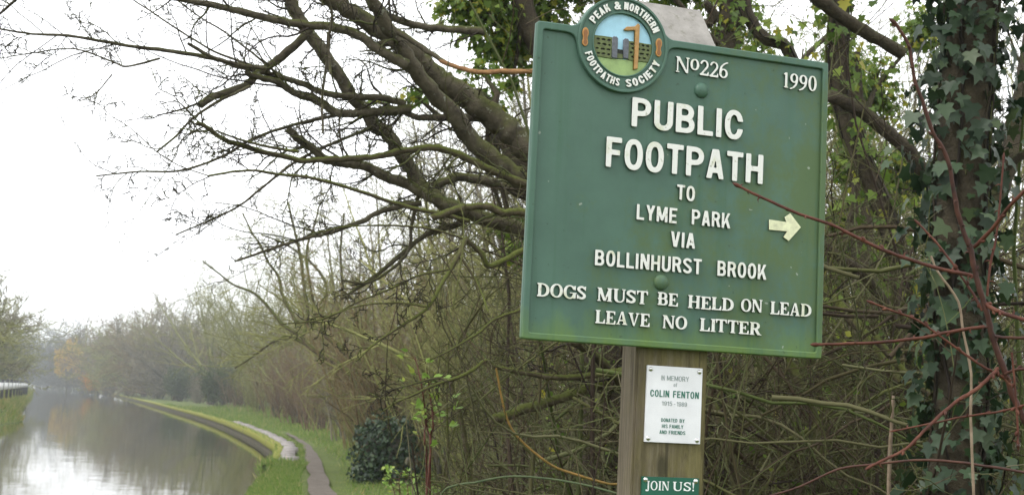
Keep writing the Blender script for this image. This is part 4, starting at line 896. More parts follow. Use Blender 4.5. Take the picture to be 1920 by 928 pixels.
for px, d, h, k, m, lab in ((-8, 90, 4.5, 'evergreen', 'tw_green', 'dark leafy bush right behind the nearest fence posts'), (18, 140, 6, 'shrub_a', 'tw_dark', 'dark twiggy bush behind the middle fence posts'), (36, 200, 7, 'evergreen', 'tw_dark', 'dark hazy bush behind the farthest fence posts')):
    p = at(px, 700, d); far_tree(k, m, p[0] - 4, d, .6, h, 1.3, rt.uniform(0, 6.28), lab, 'bush', 'bush', 'bushes on the opposite bank')

# ------------------------------------------------------------------ white rail fence on the opposite bank
M['fence_white'] = simple('fence_white_paint', (.72, .73, .72), .6, var=.08, scale=3); M['fence_black'] = simple('fence_black_paint', (.03, .03, .035), .6)
fa, fb = at(-20, 730, 67), at(53, 722, 165); fa[2] = fb[2] = .5
fence = empty('rail_fence', tuple(fa)); tag(fence, 'long low fence of white rail on dark posts along the opposite bank', 'fence')
fd = fb - fa; fl_ = np.linalg.norm(fd); fdir = fd / fl_; fn = np.array([fdir[1], -fdir[0], 0]); nseg = int(fl_ / 9)
for i in range(nseg + 1):
    c = fdir * (i * 9.0)
    def boxm(nm, c0, c1, w, z0, z1, off):
        q = [c0 + fn * (off - w / 2), c1 + fn * (off - w / 2), c1 + fn * (off + w / 2), c0 + fn * (off + w / 2)]; V = [(a[0], a[1], z) for z in (z0, z1) for a in q]
        return mesh_np(nm, V, [[0, 3, 2, 1], [4, 5, 6, 7], [0, 1, 5, 4], [1, 2, 6, 5], [2, 3, 7, 6], [3, 0, 4, 7]])
    dz = rt.uniform(-.03, .03)
    link('post', boxm('post', c - fdir * .4, c + fdir * .4, .16, -.4, 1.24 + dz, -.02), M['fence_black'], fence)
    if i < nseg: link('rail', boxm('rail', c + fdir * .502, c + fdir * 8.598, .10, .56, 1.0, 0), M['fence_white'], fence)

# ------------------------------------------------------------------ grass
def grass():
    rg = np.random.default_rng(17); lf = Leaves(BLADE); ld = Leaves(BLADE); ys_ = np.sort(RB[:, 1]); xs_ = RB[np.argsort(RB[:, 1]), 0]
    n = 0; path_c = (PLp + PRp) / 2
    while n < 70000:
        y = 17 + (125 - 17) * rg.random() ** 1.9; o = .25 + rg.random() ** .8 * (6.5 if y < 60 else 8.5)
        cand = np.array([np.interp(y, ys_, xs_) + o * 1.1, y])
        if y < 60:
            j = np.argmin(np.abs(path_c[:, 1] - y)); e = abs(rg.normal(0, .035))
            if y < path_c[:, 1].max() and PLp[j, 0] + e < cand[0] < PRp[j, 0] + e: continue
        if 31.5 < y < 75 and .15 < o * 1.1 < .70 and rg.random() < .95: continue
        far = .8 + y / 60; side = max(0, min(1, (o - 2.3) / 3)); h = rg.uniform(.05, .13) * far * (1 + side * 1.3)
        if y < 60:
            pd = min(abs(cand[0] - PLp[j, 0]), abs(cand[0] - PRp[j, 0])) if y < path_c[:, 1].max() + 3 else 9
            if pd < .25: h *= .45
            elif cand[0] < PLp[j, 0]: h *= .55
        a = rg.normal(0, .5, 2); dry = rg.random() < .07 + .75 * side * (.5 + .5 * math.sin(y * .9) * math.sin(o * 1.7 + y * .3)); L_ = ld if dry else lf
        L_.add((cand[0], cand[1], 0.0), (a[0], a[1], 1), (rg.normal(), -1 + rg.normal() * .5, .2), h); n += 1
    # near lip of the bank, hanging over the water
    for _ in range(16000):
        y = rg.uniform(17, 31.8); x = np.interp(y, ys_, xs_); o = rg.uniform(0.0, 1.0); z = np.interp(o, [0, .12, .3, .55, 1], [-.4, -.24, -.07, 0, .015]); a = rg.normal(0, .5, 2); lf.add((x + o, y, z), (a[0] - .3, a[1], 1), (rg.normal(), -1, .3), rg.uniform(.05, .15))
    # ragged tufts and moss on the wall top
    for _ in range(4500):
        y = 31.5 + 110 * rg.random() ** 1.8; x = np.interp(y, ys_, xs_); o = rg.choice([rg.uniform(.66, .85) if y < 76 else rg.uniform(.3, .6), rg.uniform(-.06, .2)], p=[.75, .25]); a = rg.normal(0, .6, 2); lf.add((x + o, y, .0), (a[0] - .2, a[1], 1), (rg.normal(), -1, .3), rg.uniform(.06, .16) * (.7 + y / 90))
    for _ in range(700):      # grass clump where the wall end runs into the bank
        y = rg.normal(31.3, .6); x = np.interp(y, ys_, xs_); o = rg.uniform(-.12, .6); a = rg.normal(0, .5, 2); lf.add((x + o, y, rg.uniform(-.40, .02) if o < .1 else rg.uniform(-.1, .03)), (a[0] - .3, a[1], 1), (rg.normal(), -1, .3), rg.uniform(.10, .26))
    o = link('grass', lf.mesh('grass'), M['grass']); tag(o, kind='stuff'); o = link('dry_grass', ld.mesh('dry_grass'), M['grass_dry']); tag(o, kind='stuff')
    lf = Leaves(BLADE)
    for _ in range(30000):
        q = rg.random() ** 1.5; y = 48 + q * 330; x = np.interp(y, LB[:, 1], LB[:, 0]); o = rg.uniform(0.0, 2.6); z = np.interp(o, [-.1, .15, .8, 1.6, 4], [-.5, -.3, .15, .5, .6])
        a = rg.normal(0, .5, 2); lf.add((x - o, y, z), (a[0] + .3, a[1], 1), (rg.normal(), -1, .3), rg.uniform(.15, .35) * (.8 + y / 160))
    o = link('bank_grass', lf.mesh('bank_grass'), M['grass_dry']); tag(o, kind='stuff')
grass()

# ------------------------------------------------------------------ near trees: limbs measured in the photograph, set at their own depth
def limb3(pts, Y0, Y1, w0, w1, bow=0.0):
    """pixel polyline -> 3-D points and radii; depth runs from Y0 to Y1, widths in pixels"""
    n = len(pts); out = []; s = [0]
    for a, b in zip(pts[:-1], pts[1:]): s.append(s[-1] + math.hypot(b[0] - a[0], b[1] - a[1]))
    for (x, y), q in zip(pts, s):
        q /= s[-1]; Y = Y0 + (Y1 - Y0) * q + bow * math.sin(q * math.pi); out.append((at(x, y, Y), (w0 + (w1 - w0) * q) * Y / FPX / 2))
    return out
def add_limb(tb, spec_, r, per=4, k=8, knob=.09, cap=None):
    if cap is None: cap = 0 < spec_[0][-1][1] and spec_[0][-1][0] > 5
    L = limb3(*spec_) ; P = smooth_path([p for p, _ in L], per); R0 = np.interp(np.linspace(0, 1, len(P)), np.linspace(0, 1, len(L)), [q for _, q in L])
    P = [p + np.array(rvec(r)) * q * .16 for p, q in zip(P, R0)]; R0 = [q * (1 + r.uniform(-knob, knob)) for q in R0]
    pts = [tuple(p) for p in P]; rr_ = list(R0)
    if cap: pts.append(tuple(P[-1] + (P[-1] - P[-2]) * .05)); rr_.append(1e-4)
    tb.add(pts, rr_, k); return P, R0
SPUR = [dict(n=8, wig=.34, up=.0, kids=7, ratio=.34, ang=1.05, k=4, taper=.35, t0=.08, rr=.6), dict(n=4, wig=.38, up=.0, kids=3.2, ratio=.5, ang=1.0, k=3, taper=.55, t0=.1, rr=.7, rmin=.0024), dict(n=3, wig=.35, kids=.8, ratio=.6, ang=1.0, k=3, taper=.65, rmin=.0019), dict(n=2, wig=.3, kids=0, k=3, rmin=.0012)]
def sprout(tb, P, R0, r, dens, L, t0=0.0, toward=None, prm=SPUR, rf=.38, rmax=.0056):
    """twigs along a limb, dens per metre; toward = preferred direction"""
    for i in range(len(P) - 1):
        if i / len(P) < t0: continue
        a, b = P[i], P[i + 1]; l = float(np.linalg.norm(b - a)); m = l * dens; m = int(m) + (r.random() < m - int(m))
        for _ in range(m):
            f = r.random(); p = a + (b - a) * f; d = np.array(rvec(r)) * .9
            t = (b - a) / max(l, 1e-6); d = d - t * float(d @ t) * .6 + t * .35
            if toward is not None: d = d + np.array(toward)
            d[1] *= .6
            grow(tb, tuple(p), norm(d), L * r.uniform(.4, 1.3), min(rmax, max(.0022, R0[i] * rf)), 0, prm, r)

BEYOND = [dict(n=9, wig=.16, up=.03, kids=7, ratio=.5, ang=.8, k=7, taper=.12, t0=.1, rr=.55), dict(n=6, wig=.22, up=.0, kids=5, ratio=.45, ang=.9, k=4, taper=.3, t0=.1, rr=.6), dict(n=4, wig=.3, kids=2, ratio=.5, ang=.9, k=3, taper=.5, rmin=.002), dict(n=2, wig=.3, kids=0, k=3, rmin=.0015)]
LONG = [dict(n=11, wig=.17, up=.0, kids=9, ratio=.22, ang=.9, k=4, taper=.3, t0=.1, rr=.6), dict(n=4, wig=.36, kids=2.6, ratio=.5, ang=1.0, k=3, taper=.5, t0=.1, rr=.65, rmin=.0016), dict(n=2, wig=.3, kids=0, k=3, rmin=.0012)]
rA = random.Random(2024)
def hero_tree():
    o = empty('hawthorn_tree', tuple(at(1256, 760, 6.2) * np.array([1, 1, 0]))); tag(o, 'old mossy thorn tree whose grey limbs sweep up and left from behind the sign', 'tree')
    org = np.array(o.location)
    limb, bare, twigs = Tubes(), Tubes(), Tubes()
    def sh(me):
        me.transform(Matrix.Translation(-Vector(org))); return me
    tr = Tubes()
    tr.add([tuple(p) for p in smooth_path([at(1256, 760, 6.2) * np.array([1, 1, 0]) + np.array([0, 0, -.3]), at(1262, 900, 6.2), at(1250, 700, 6.2), at(1215, 560, 6.15), at(1150, 440, 6.1), at(1090, 390, 6.05)], 4)], list(np.linspace(.19, .085, 21)), 10)
    S = [  # pts, Y0, Y1, w0, w1, mossy?, twig density, twig length
        ([(1120, 400), (1060, 340), (990, 281), (950, 240), (910, 208), (860, 175), (833, 152), (800, 128), (773, 95), (715, 60), (660, 25), (612, -6), (560, -40)], 6.1, 5.6, 62, 30, 0, 6, .45),
        ([(1110, 420), (1050, 372), (985, 343), (940, 310), (880, 258), (846, 209), (806, 168), (773, 122), (741, 73), (716, 33), (697, -2), (680, -40)], 6.0, 5.4, 46, 25, 0, 7, .45),
        ([(1110, 480), (1000, 440), (900, 405), (841, 385), (819, 371), (784, 344), (768, 313), (746, 281), (724, 248), (705, 240), (684, 206), (654, 174), (632, 136), (599, 90), (570, 49), (551, 16), (530, -30)], 6.4, 6.0, 34, 24, 0, 6, .45),
        ([(1090, 395), (982, 364), (941, 347), (901, 338), (860, 332), (820, 345), (790, 352)], 6.5, 6.5, 30, 16, 0, 6, .4),
        ([(764, 122), (741, 112), (705, 91), (670, 66), (621, 51), (570, 47), (521, 38), (480, 29), (400, 10), (320, -4), (250, -20)], 5.5, 5.3, 22, 10, 0, 5, .35),
        ([(742, 80), (705, 84), (690, 84)], 5.5, 5.5, 16, 12, 0, 0, .3),
        ([(760, 196), (719, 185), (670, 182), (629, 179), (597, 171), (561, 155), (513, 141), (480, 132), (437, 122), (400, 110), (325, 97), (260, 89), (215, 82), (130, 68), (60, 64), (0, 55)], 5.9, 5.6, 15, 4, 0, 4.5, .32),
        ([(770, 204), (720, 209), (675, 212), (648, 214), (627, 209), (589, 187), (551, 174), (521, 155), (480, 144), (460, 136)], 5.9, 5.7, 20, 12, 0, 7, .35),
        ([(582, 56), (542, 95), (507, 122), (480, 142), (460, 160), (400, 182), (375, 197)], 5.8, 5.6, 18, 15, 0, 4, .28),
        ([(470, 162), (435, 178), (410, 190), (362, 222), (330, 255), (295, 284)], 5.5, 5.4, 7, 4, 0, 5, .3),
        ([(1000, 352), (963, 337), (928, 322), (887, 303), (846, 284), (806, 277), (751, 284), (711, 293), (670, 297), (616, 299), (570, 302), (534, 294), (475, 280), (420, 262), (390, 240), (370, 231)], 5.6, 5.0, 17, 9, 1, 7, .35),
        ([(560, 285), (500, 275), (450, 262), (405, 245)], 5.1, 5.0, 7, 4, 1, 7, .3),
        ([(880, 396), (841, 386), (806, 368), (765, 346), (724, 331), (684, 312), (650, 306), (613, 300), (589, 281), (561, 262), (540, 240)], 6.2, 6.1, 26, 17, 0, 6, .4),
        ([(880, 415), (828, 401), (792, 395), (738, 380), (684, 362), (629, 345), (575, 332), (521, 327), (480, 320), (440, 322), (390, 330)], 5.2, 4.7, 10, 5, 1, 5, .3),
        ([(1060, 420), (982, 399), (942, 399), (914, 388), (874, 388), (841, 398), (814, 408)], 5.2, 5.0, 18, 14, 1, 5, .3),
        ([(790, 380), (751, 387), (705, 400), (684, 414), (648, 425), (620, 436), (560, 450), (500, 470), (440, 490)], 6.2, 6.0, 13, 4, 0, 3.5, .35),
        ([(1010, 464), (978, 470), (946, 488), (916, 498), (903, 475), (878, 453), (874, 449), (858, 482), (845, 505), (826, 537), (800, 579), (752, 611), (703, 644), (668, 677)], 4.8, 4.3, 14, 3, 1, 6, .22),
        ([(874, 449), (833, 436), (792, 427), (724, 423), (648, 425), (610, 433), (580, 438)], 4.7, 4.5, 6, 3, 1, 5, .2),
        ([(842, 505), (784, 517), (735, 540), (671, 566), (606, 598), (525, 608)], 4.5, 4.2, 6, 3, 1, 6, .2),
        ([(800, 575), (752, 568), (687, 571), (639, 584), (600, 600)], 4.4, 4.2, 5, 2.5, 1, 5, .2),
        ([(862, 485), (868, 488), (891, 524), (907, 560), (916, 589)], 4.6, 4.5, 6, 5, 1, 6, .2),
        ([(1020, 570), (975, 582), (929, 598), (897, 624), (849, 653), (807, 674)], 4.8, 4.5, 8, 4, 1, 6, .22),
        ([(1180, 730), (1164, 714), (1130, 681), (1105, 658), (1070, 640)], 5.6, 5.2, 24, 14, 1, 5, .3),
        ([(1168, 695), (1137, 699), (1075, 707), (1012, 704), (969, 696), (929, 687), (910, 676), (888, 693), (857, 708), (832, 716), (800, 728), (780, 738), (742, 755), (714, 773)], 5.4, 4.7, 15, 3, 1, 6, .25),
        ([(838, 714), (820, 708), (780, 718), (750, 726), (727, 731)], 4.75, 4.6, 6, 3, 0, 5, .2),
        ([(1140, 716), (1127, 721), (1090, 733), (1043, 749), (981, 767), (940, 782), (928, 785)], 5.6, 5.1, 20, 20, 1, 5, .22),
        ([(880, 400), (857, 420), (800, 440), (760, 470), (700, 520), (640, 560)], 6.4, 6.2, 14, 6, 0, 3.2, .4), ([(790, 350), (772, 420), (768, 465), (740, 500), (690, 530), (640, 525)], 6.3, 6.2, 9, 5, 0, 3, .35),
        ([(700, 240), (640, 262), (560, 300), (500, 345), (450, 385), (400, 410), (330, 440)], 6.2, 6.1, 8, 3, 0, 7, .35),
        ([(640, 215), (560, 232), (480, 258), (420, 292), (340, 320), (260, 322), (180, 330)], 6.0, 5.8, 8, 3, 0, 5, .32),
        ([(500, 132), (440, 112), (400, 96), (340, 60), (280, 20), (230, -12)], 5.8, 5.7, 6, 3, 0, 3.5, .3),
        ([(560, 160), (510, 130), (480, 105), (420, 60), (380, 36), (330, 0)], 5.9, 5.8, 6, 3, 0, 3.5, .3),
        ([(620, 140), (616, 80), (622, 30), (612, -10)], 5.2, 5.1, 7, 5, 0, 5, .25), ([(606, 250), (604, 190), (612, 120), (616, 60)], 5.2, 5.2, 5, 7, 0, 6, .25),
        ([(910, 60), (850, 55), (800, 52), (760, 42), (725, 28), (700, 14)], 6.6, 6.5, 17, 14, 0, 6, .3),
        ([(352, 82), (400, 108), (450, 122), (500, 128)], 5.5, 5.6, 7, 9, 0, 3, .25), ([(210, 140), (180, 175), (150, 190)], 5.5, 5.5, 3, 2, 0, 6, .2), ([(300, 110), (240, 125), (215, 118), (140, 92), (60, 100), (0, 110)], 5.7, 5.6, 5, 2, 0, 5, .3),
        ([(30, 0), (0, 26), (-30, 50)], 5.4, 5.4, 6, 4, 0, 4, .2),
    ]
    for spec_ in S:
        if spec_[5] and spec_[1] < 5: spec_ = spec_[:6] + (spec_[6] * .42,) + spec_[7:]      # young mossy shoots carry few spurs
        pts, Y0, Y1, w0, w1, mo, dn, tl = spec_; lt = Tubes(); P, R0 = add_limb(lt, (pts, Y0, Y1, w0 * .93, w1 * .93, .05), rA, 5, 10 if w0 > 12 else 6)
        link('mossy_branch' if mo else 'limb', sh(lt.mesh('limb')), M['bark_moss' if mo else 'bark_old'], o); sprout(twigs, P, R0, rA, dn * 1.9, tl * .8, toward=(-.25, 0, .05 if pts[-1][1] < 200 else -.05))
        if pts[-1][1] < 0 or pts[-1][0] < 5: grow(twigs if w1 < 7 else limb, tuple(P[-1]), norm(P[-1] - P[-2]), 1.3 + w1 * .035, R0[-1], 0, BEYOND, rA)
        if pts[-1][0] < 640 and pts[-1][1] < 500: sprout(twigs, P, R0, rA, 2.6, .62, .25, (-.55, 0, .12 if pts[-1][1] < 150 else -.02), LONG, .4, .0045)
    P, R0 = add_limb(bare, ([(1010, 133), (994, 134), (940, 134), (905, 136), (870, 130), (835, 118), (826, 113)], 5.3, 5.35, 11, 9), rA, 4, 8); P, R0 = add_limb(limb, ([(832, 116), (800, 95), (765, 72), (745, 60)], 5.35, 5.4, 9, 12), rA, 4, 8)
    link('trunk', sh(tr.mesh('trunk')), M['bark_old'], o); link('limb', sh(limb.mesh('limb')), M['bark_old'], o)
    tag(link('bare_branch', sh(bare.mesh('bare_branch')), M['bark_bare'], o), 'orange-brown branch stripped of its bark'); link('twigs', sh(twigs.mesh('twigs')), M['twig_old'], o)
hero_tree()

# leaning mossy tree at the turn of the path
def lean_tree():
    rB = random.Random(5); Y = 34.0; base = at(690, 790, Y); o = empty('leaning_tree', (base[0], Y, 0)); tag(o, 'leaning tree with a moss-topped trunk arching left over the towpath', 'tree'); org = Vector(o.location)
    tk, br, tw = Tubes(), Tubes(), Tubes()
    b0 = at(700, 900, Y); b0[2] = -.3
    P = [b0, at(672, 745, Y), at(655, 706, Y), at(632, 682, Y), at(600, 663, Y), at(577, 647, Y), at(564, 628, Y)]; Ps = smooth_path(P, 4); tk.add([tuple(p) for p in Ps], list(np.linspace(.10, .045, len(Ps))), 8)
    P = [b0 + np.array([.25, .5, 0]), at(675, 720, Y + .5), at(658, 673, Y + .5), at(632, 650, Y + .5), at(606, 624, Y + .5), at(590, 575, Y + .5), at(580, 524, Y + .5)]; Ps = smooth_path(P, 4); tk.add([tuple(p) for p in Ps], list(np.linspace(.075, .03, len(Ps))), 7)
    for pts, w0, w1 in (([(564, 634), (574, 612), (577, 579), (571, 547), (564, 488), (554, 440), (540, 380)], 8, 4), ([(564, 630), (529, 608), (503, 576), (477, 550), (438, 534), (412, 514), (380, 490)], 8, 3), ([(556, 605), (548, 589), (529, 553), (522, 518), (503, 492), (487, 456), (474, 440), (455, 400)], 7, 3), ([(574, 646), (541, 631), (509, 642), (477, 666), (440, 690)], 7, 3), ([(580, 524), (575, 470), (590, 420), (600, 380)], 6, 3), ([(606, 624), (640, 560), (638, 472), (645, 400)], 7, 4), ([(600, 600), (612, 540), (590, 500), (540, 460), (490, 440)], 6, 3)):
        P, R0 = add_limb(br, (pts, Y, Y + .3, w0, w1, .2), rB, 4, 5); sprout(tw, P, R0, rB, 5, 1.3, toward=(-.2, 0, .1), rf=.4, rmax=.02, prm=[dict(n=5, wig=.18, up=.03, kids=5, ratio=.45, ang=.8, k=3, taper=.4, t0=.1), dict(n=3, wig=.25, kids=3, ratio=.5, ang=.8, k=3, taper=.5, rmin=.006), dict(n=2, wig=.2, kids=0, k=3, rmin=.005)])
    for nm, t_, m in (('trunk', tk, 'bark_moss'), ('branches', br, 'bark_moss'), ('twigs', tw, 'tw_green')):
        me = t_.mesh(nm); me.transform(Matrix.Translation(-org)); link(nm, me, M[m], o)
lean_tree()

# ------------------------------------------------------------------ ivy-clad trunk on the right
def ivy_tree(name, label, path, Y, w0, w1, nleaf, s, mat, spread, seed, extra=(), below=True):
    r = random.Random(seed); tk, st = Tubes(), Tubes(); lf = Leaves(LEAF_IVY)
    P = [at(x, y, Y) for x, y in path]; b = P[0].copy(); b[2] = -.2; o = empty(name, (b[0], b[1], 0)); tag(o, label, 'tree'); org = Vector(o.location)
    Ps = smooth_path([b] + P, 5) if below else smooth_path(P, 5); tk.add([tuple(p + np.array(rvec(r)) * .006) for p in Ps], [q * Y / FPX / 2 for q in np.linspace(w0, w1, len(Ps))], 10)
    grow(tk, tuple(Ps[-1]), norm(Ps[-1] - Ps[-2]), 3.2, w1 * Y / FPX / 2, 0, BEYOND, r)
    for pts, Ya, Yb, wa, wb in extra:
        Pe, Re = add_limb(tk, (pts, Ya, Yb, wa, wb), r, 4, 8)
        if pts[-1][1] < 0 or pts[-1][0] > 1915: grow(tk, tuple(Pe[-1]), norm(Pe[-1] - Pe[-2]), 1.8, Re[-1], 0, BEYOND, r)
    Pm = np.array(smooth_path(P, 8))
    for i in range(nleaf):
        f = r.random() * (len(Pm) - 1.01); k = int(f); c = Pm[k] + (Pm[k + 1] - Pm[k]) * (f - k); a = r.uniform(0, 6.283); q = (w0 + w1) / 2 * Y / FPX / 2 * r.uniform(.95, 1.15) + abs(r.gauss(0, spread))
        n = np.array([math.cos(a), math.sin(a), .35]); p = c + np.array([math.cos(a), math.sin(a), 0]) * q
        lf.add(p, (math.cos(a) * .3 + r.gauss(0, .35), math.sin(a) * .3 + r.gauss(0, .35), -1 + r.gauss(0, .35)), n + np.array(rvec(r)) * .8, s * (.35 + .95 * r.random() ** 1.3))
        if r.random() < .25: st.add([tuple(c + np.array([math.cos(a), math.sin(a), 0]) * w0 * Y / FPX / 2), tuple(c * .4 + p * .6 + np.array([0, 0, -.02])), tuple(p)], [.002, .0018, .0012], 3)
    for i in range(9):   # climbing ivy stems on the bark
        a = r.uniform(0, 6.283); pts = []
        for k in range(0, len(Pm), 2):
            a += r.gauss(0, .15); pts.append(tuple(Pm[k] + np.array([math.cos(a), math.sin(a), 0]) * ((w0 + w1) / 4 * Y / FPX + .004)))
        st.add(pts, [.006 * r.uniform(.5, 1.2)] * len(pts), 4)
    for nm, me, m in (('trunk', tk.mesh('trunk'), 'bark_ivy'), ('ivy_stems', st.mesh('ivy_stems'), 'twig_old'), ('leaves', lf.mesh('leaves'), mat)):
        me.transform(Matrix.Translation(-org)); link(nm, me, M[m], o)
    return o
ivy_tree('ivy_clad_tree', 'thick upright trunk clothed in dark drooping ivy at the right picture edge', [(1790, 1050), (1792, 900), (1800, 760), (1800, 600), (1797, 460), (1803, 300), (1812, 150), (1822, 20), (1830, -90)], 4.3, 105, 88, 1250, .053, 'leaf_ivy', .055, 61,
    extra=(([(1800, 520), (1850, 420), (1885, 330), (1905, 240), (1925, 120)], 4.5, 4.8, 46, 30), ([(1830, 380), (1870, 330), (1930, 280)], 4.5, 4.4, 22, 16)))
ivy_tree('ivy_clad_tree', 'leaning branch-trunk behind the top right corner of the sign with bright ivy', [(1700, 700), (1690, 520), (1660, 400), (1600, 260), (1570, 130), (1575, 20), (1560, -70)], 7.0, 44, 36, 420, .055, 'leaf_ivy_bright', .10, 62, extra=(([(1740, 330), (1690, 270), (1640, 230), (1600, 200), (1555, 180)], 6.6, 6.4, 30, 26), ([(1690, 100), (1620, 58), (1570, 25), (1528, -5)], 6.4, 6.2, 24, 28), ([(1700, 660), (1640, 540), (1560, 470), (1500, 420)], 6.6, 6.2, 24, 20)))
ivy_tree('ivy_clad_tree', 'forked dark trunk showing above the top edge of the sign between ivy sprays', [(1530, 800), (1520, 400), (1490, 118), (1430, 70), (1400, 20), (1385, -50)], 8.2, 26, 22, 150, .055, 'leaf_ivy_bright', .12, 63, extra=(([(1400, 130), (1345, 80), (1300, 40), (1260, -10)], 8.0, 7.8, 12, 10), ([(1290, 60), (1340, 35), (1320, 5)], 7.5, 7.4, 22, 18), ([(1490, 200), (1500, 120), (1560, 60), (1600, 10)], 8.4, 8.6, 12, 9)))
def ivy_mass(name, label, lobes, Y, n, s, mat, seed, trunk):
    """an ivy-smothered crown: leaves through several lobes (px, py, rx, ry, depth offset)"""
    up_ = [l for l in lobes if l[1] < 60]; lobes = lobes + [(l[0] + 25, -70 - 80 * i, l[2] * (1.0 - .2 * i), 70, l[4] + .25 * i) for l in up_[:4] for i in range(3)]; n = int(n * (1 + .9 * len(up_[:4]) * 3 * 70 * 50 / max(1, sum(q[2] * q[3] for q in lobes)))) if up_ else n
    trunk = trunk + ([(trunk[-1][0], -120), (trunk[-1][0] + 10, -230)] if up_ else [])
    r = random.Random(seed); lf = Leaves(LEAF_IVY); tb = Tubes(); tw = tb; b = at(trunk[0][0], trunk[0][1], Y); b[2] = -.2; o = empty(name, (b[0], Y, 0)); tag(o, label, 'tree'); org = Vector(o.location)
    P = smooth_path([b] + [at(x, y, Y) for x, y in trunk], 4); tb.add([tuple(p) for p in P], list(np.linspace(.13, .05, len(P))), 8)
    area = sum(l[2] * l[3] for l in lobes)
    for px, py, rx, ry, dy in lobes:
        c = at(px, py, Y + dy); ax, az = rx * Y / FPX, ry * Y / FPX
        j = P[min(len(P) - 1, int(len(P) * .8))]; tb.add([tuple(j), tuple((j + c) / 2 + np.array(rvec(r)) * .1), tuple(c)], [.03, .02, .008], 5)
        for i in range(int(n * rx * ry / area)):
            w = rvec(r); q = r.random() ** .45 * (1 + r.gauss(0, .12)); p = c + np.array([w[0] * ax * q, w[1] * ax * q * .8, w[2] * az * q])
            lf.add(p, (w[0] * .5 + r.gauss(0, .4), w[1] * .5 + r.gauss(0, .4), -.8 + r.gauss(0, .4)), (w[0] + r.gauss(0, .4), w[1] + r.gauss(0, .4), w[2] + .5), s * r.uniform(.5, 1.2))
            if i % 12 == 0: tw.add([tuple(c + (p - c) * .2), tuple(c + (p - c) * .6 + np.array(rvec(r)) * .03), tuple(p)], [.006, .004, .002], 3)
    for nm, me, m in (('trunk', tb.mesh('trunk'), 'bark_ivy'), ('leaves', lf.mesh('leaves'), mat)):
        me.transform(Matrix.Translation(-org)); link(nm, me, M[m], o)
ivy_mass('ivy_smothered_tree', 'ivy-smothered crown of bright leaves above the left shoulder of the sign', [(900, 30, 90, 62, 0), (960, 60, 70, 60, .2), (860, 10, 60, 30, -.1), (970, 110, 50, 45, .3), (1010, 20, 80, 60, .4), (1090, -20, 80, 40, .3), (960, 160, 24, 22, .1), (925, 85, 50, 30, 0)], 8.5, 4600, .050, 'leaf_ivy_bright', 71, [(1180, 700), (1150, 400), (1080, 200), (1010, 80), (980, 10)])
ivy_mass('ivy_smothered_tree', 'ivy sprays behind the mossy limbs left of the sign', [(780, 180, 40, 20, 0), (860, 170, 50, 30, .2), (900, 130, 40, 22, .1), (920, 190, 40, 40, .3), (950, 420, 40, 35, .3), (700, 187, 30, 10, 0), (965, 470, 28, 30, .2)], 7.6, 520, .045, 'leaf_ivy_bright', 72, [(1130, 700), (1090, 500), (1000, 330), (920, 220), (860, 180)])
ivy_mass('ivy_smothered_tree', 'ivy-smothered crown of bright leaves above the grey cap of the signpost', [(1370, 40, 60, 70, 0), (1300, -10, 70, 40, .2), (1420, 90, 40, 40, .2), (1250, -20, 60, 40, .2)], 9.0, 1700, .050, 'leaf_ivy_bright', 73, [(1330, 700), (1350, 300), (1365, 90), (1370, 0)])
ivy_mass('ivy_smothered_tree', 'ivy-smothered tree with yellow-green leaves right of the sign', [(1580, 130, 40, 90, 0), (1640, 180, 60, 90, .3), (1600, 300, 50, 60, .1), (1690, 330, 60, 70, .3), (1570, 460, 40, 90, .2), (1650, 480, 60, 60, .5), (1560, 560, 30, 60, 0), (1730, 60, 50, 60, .3)], 9.5, 3600, .050, 'leaf_ivy_bright', 74, [(1640, 760), (1620, 500), (1610, 300), (1600, 100)])

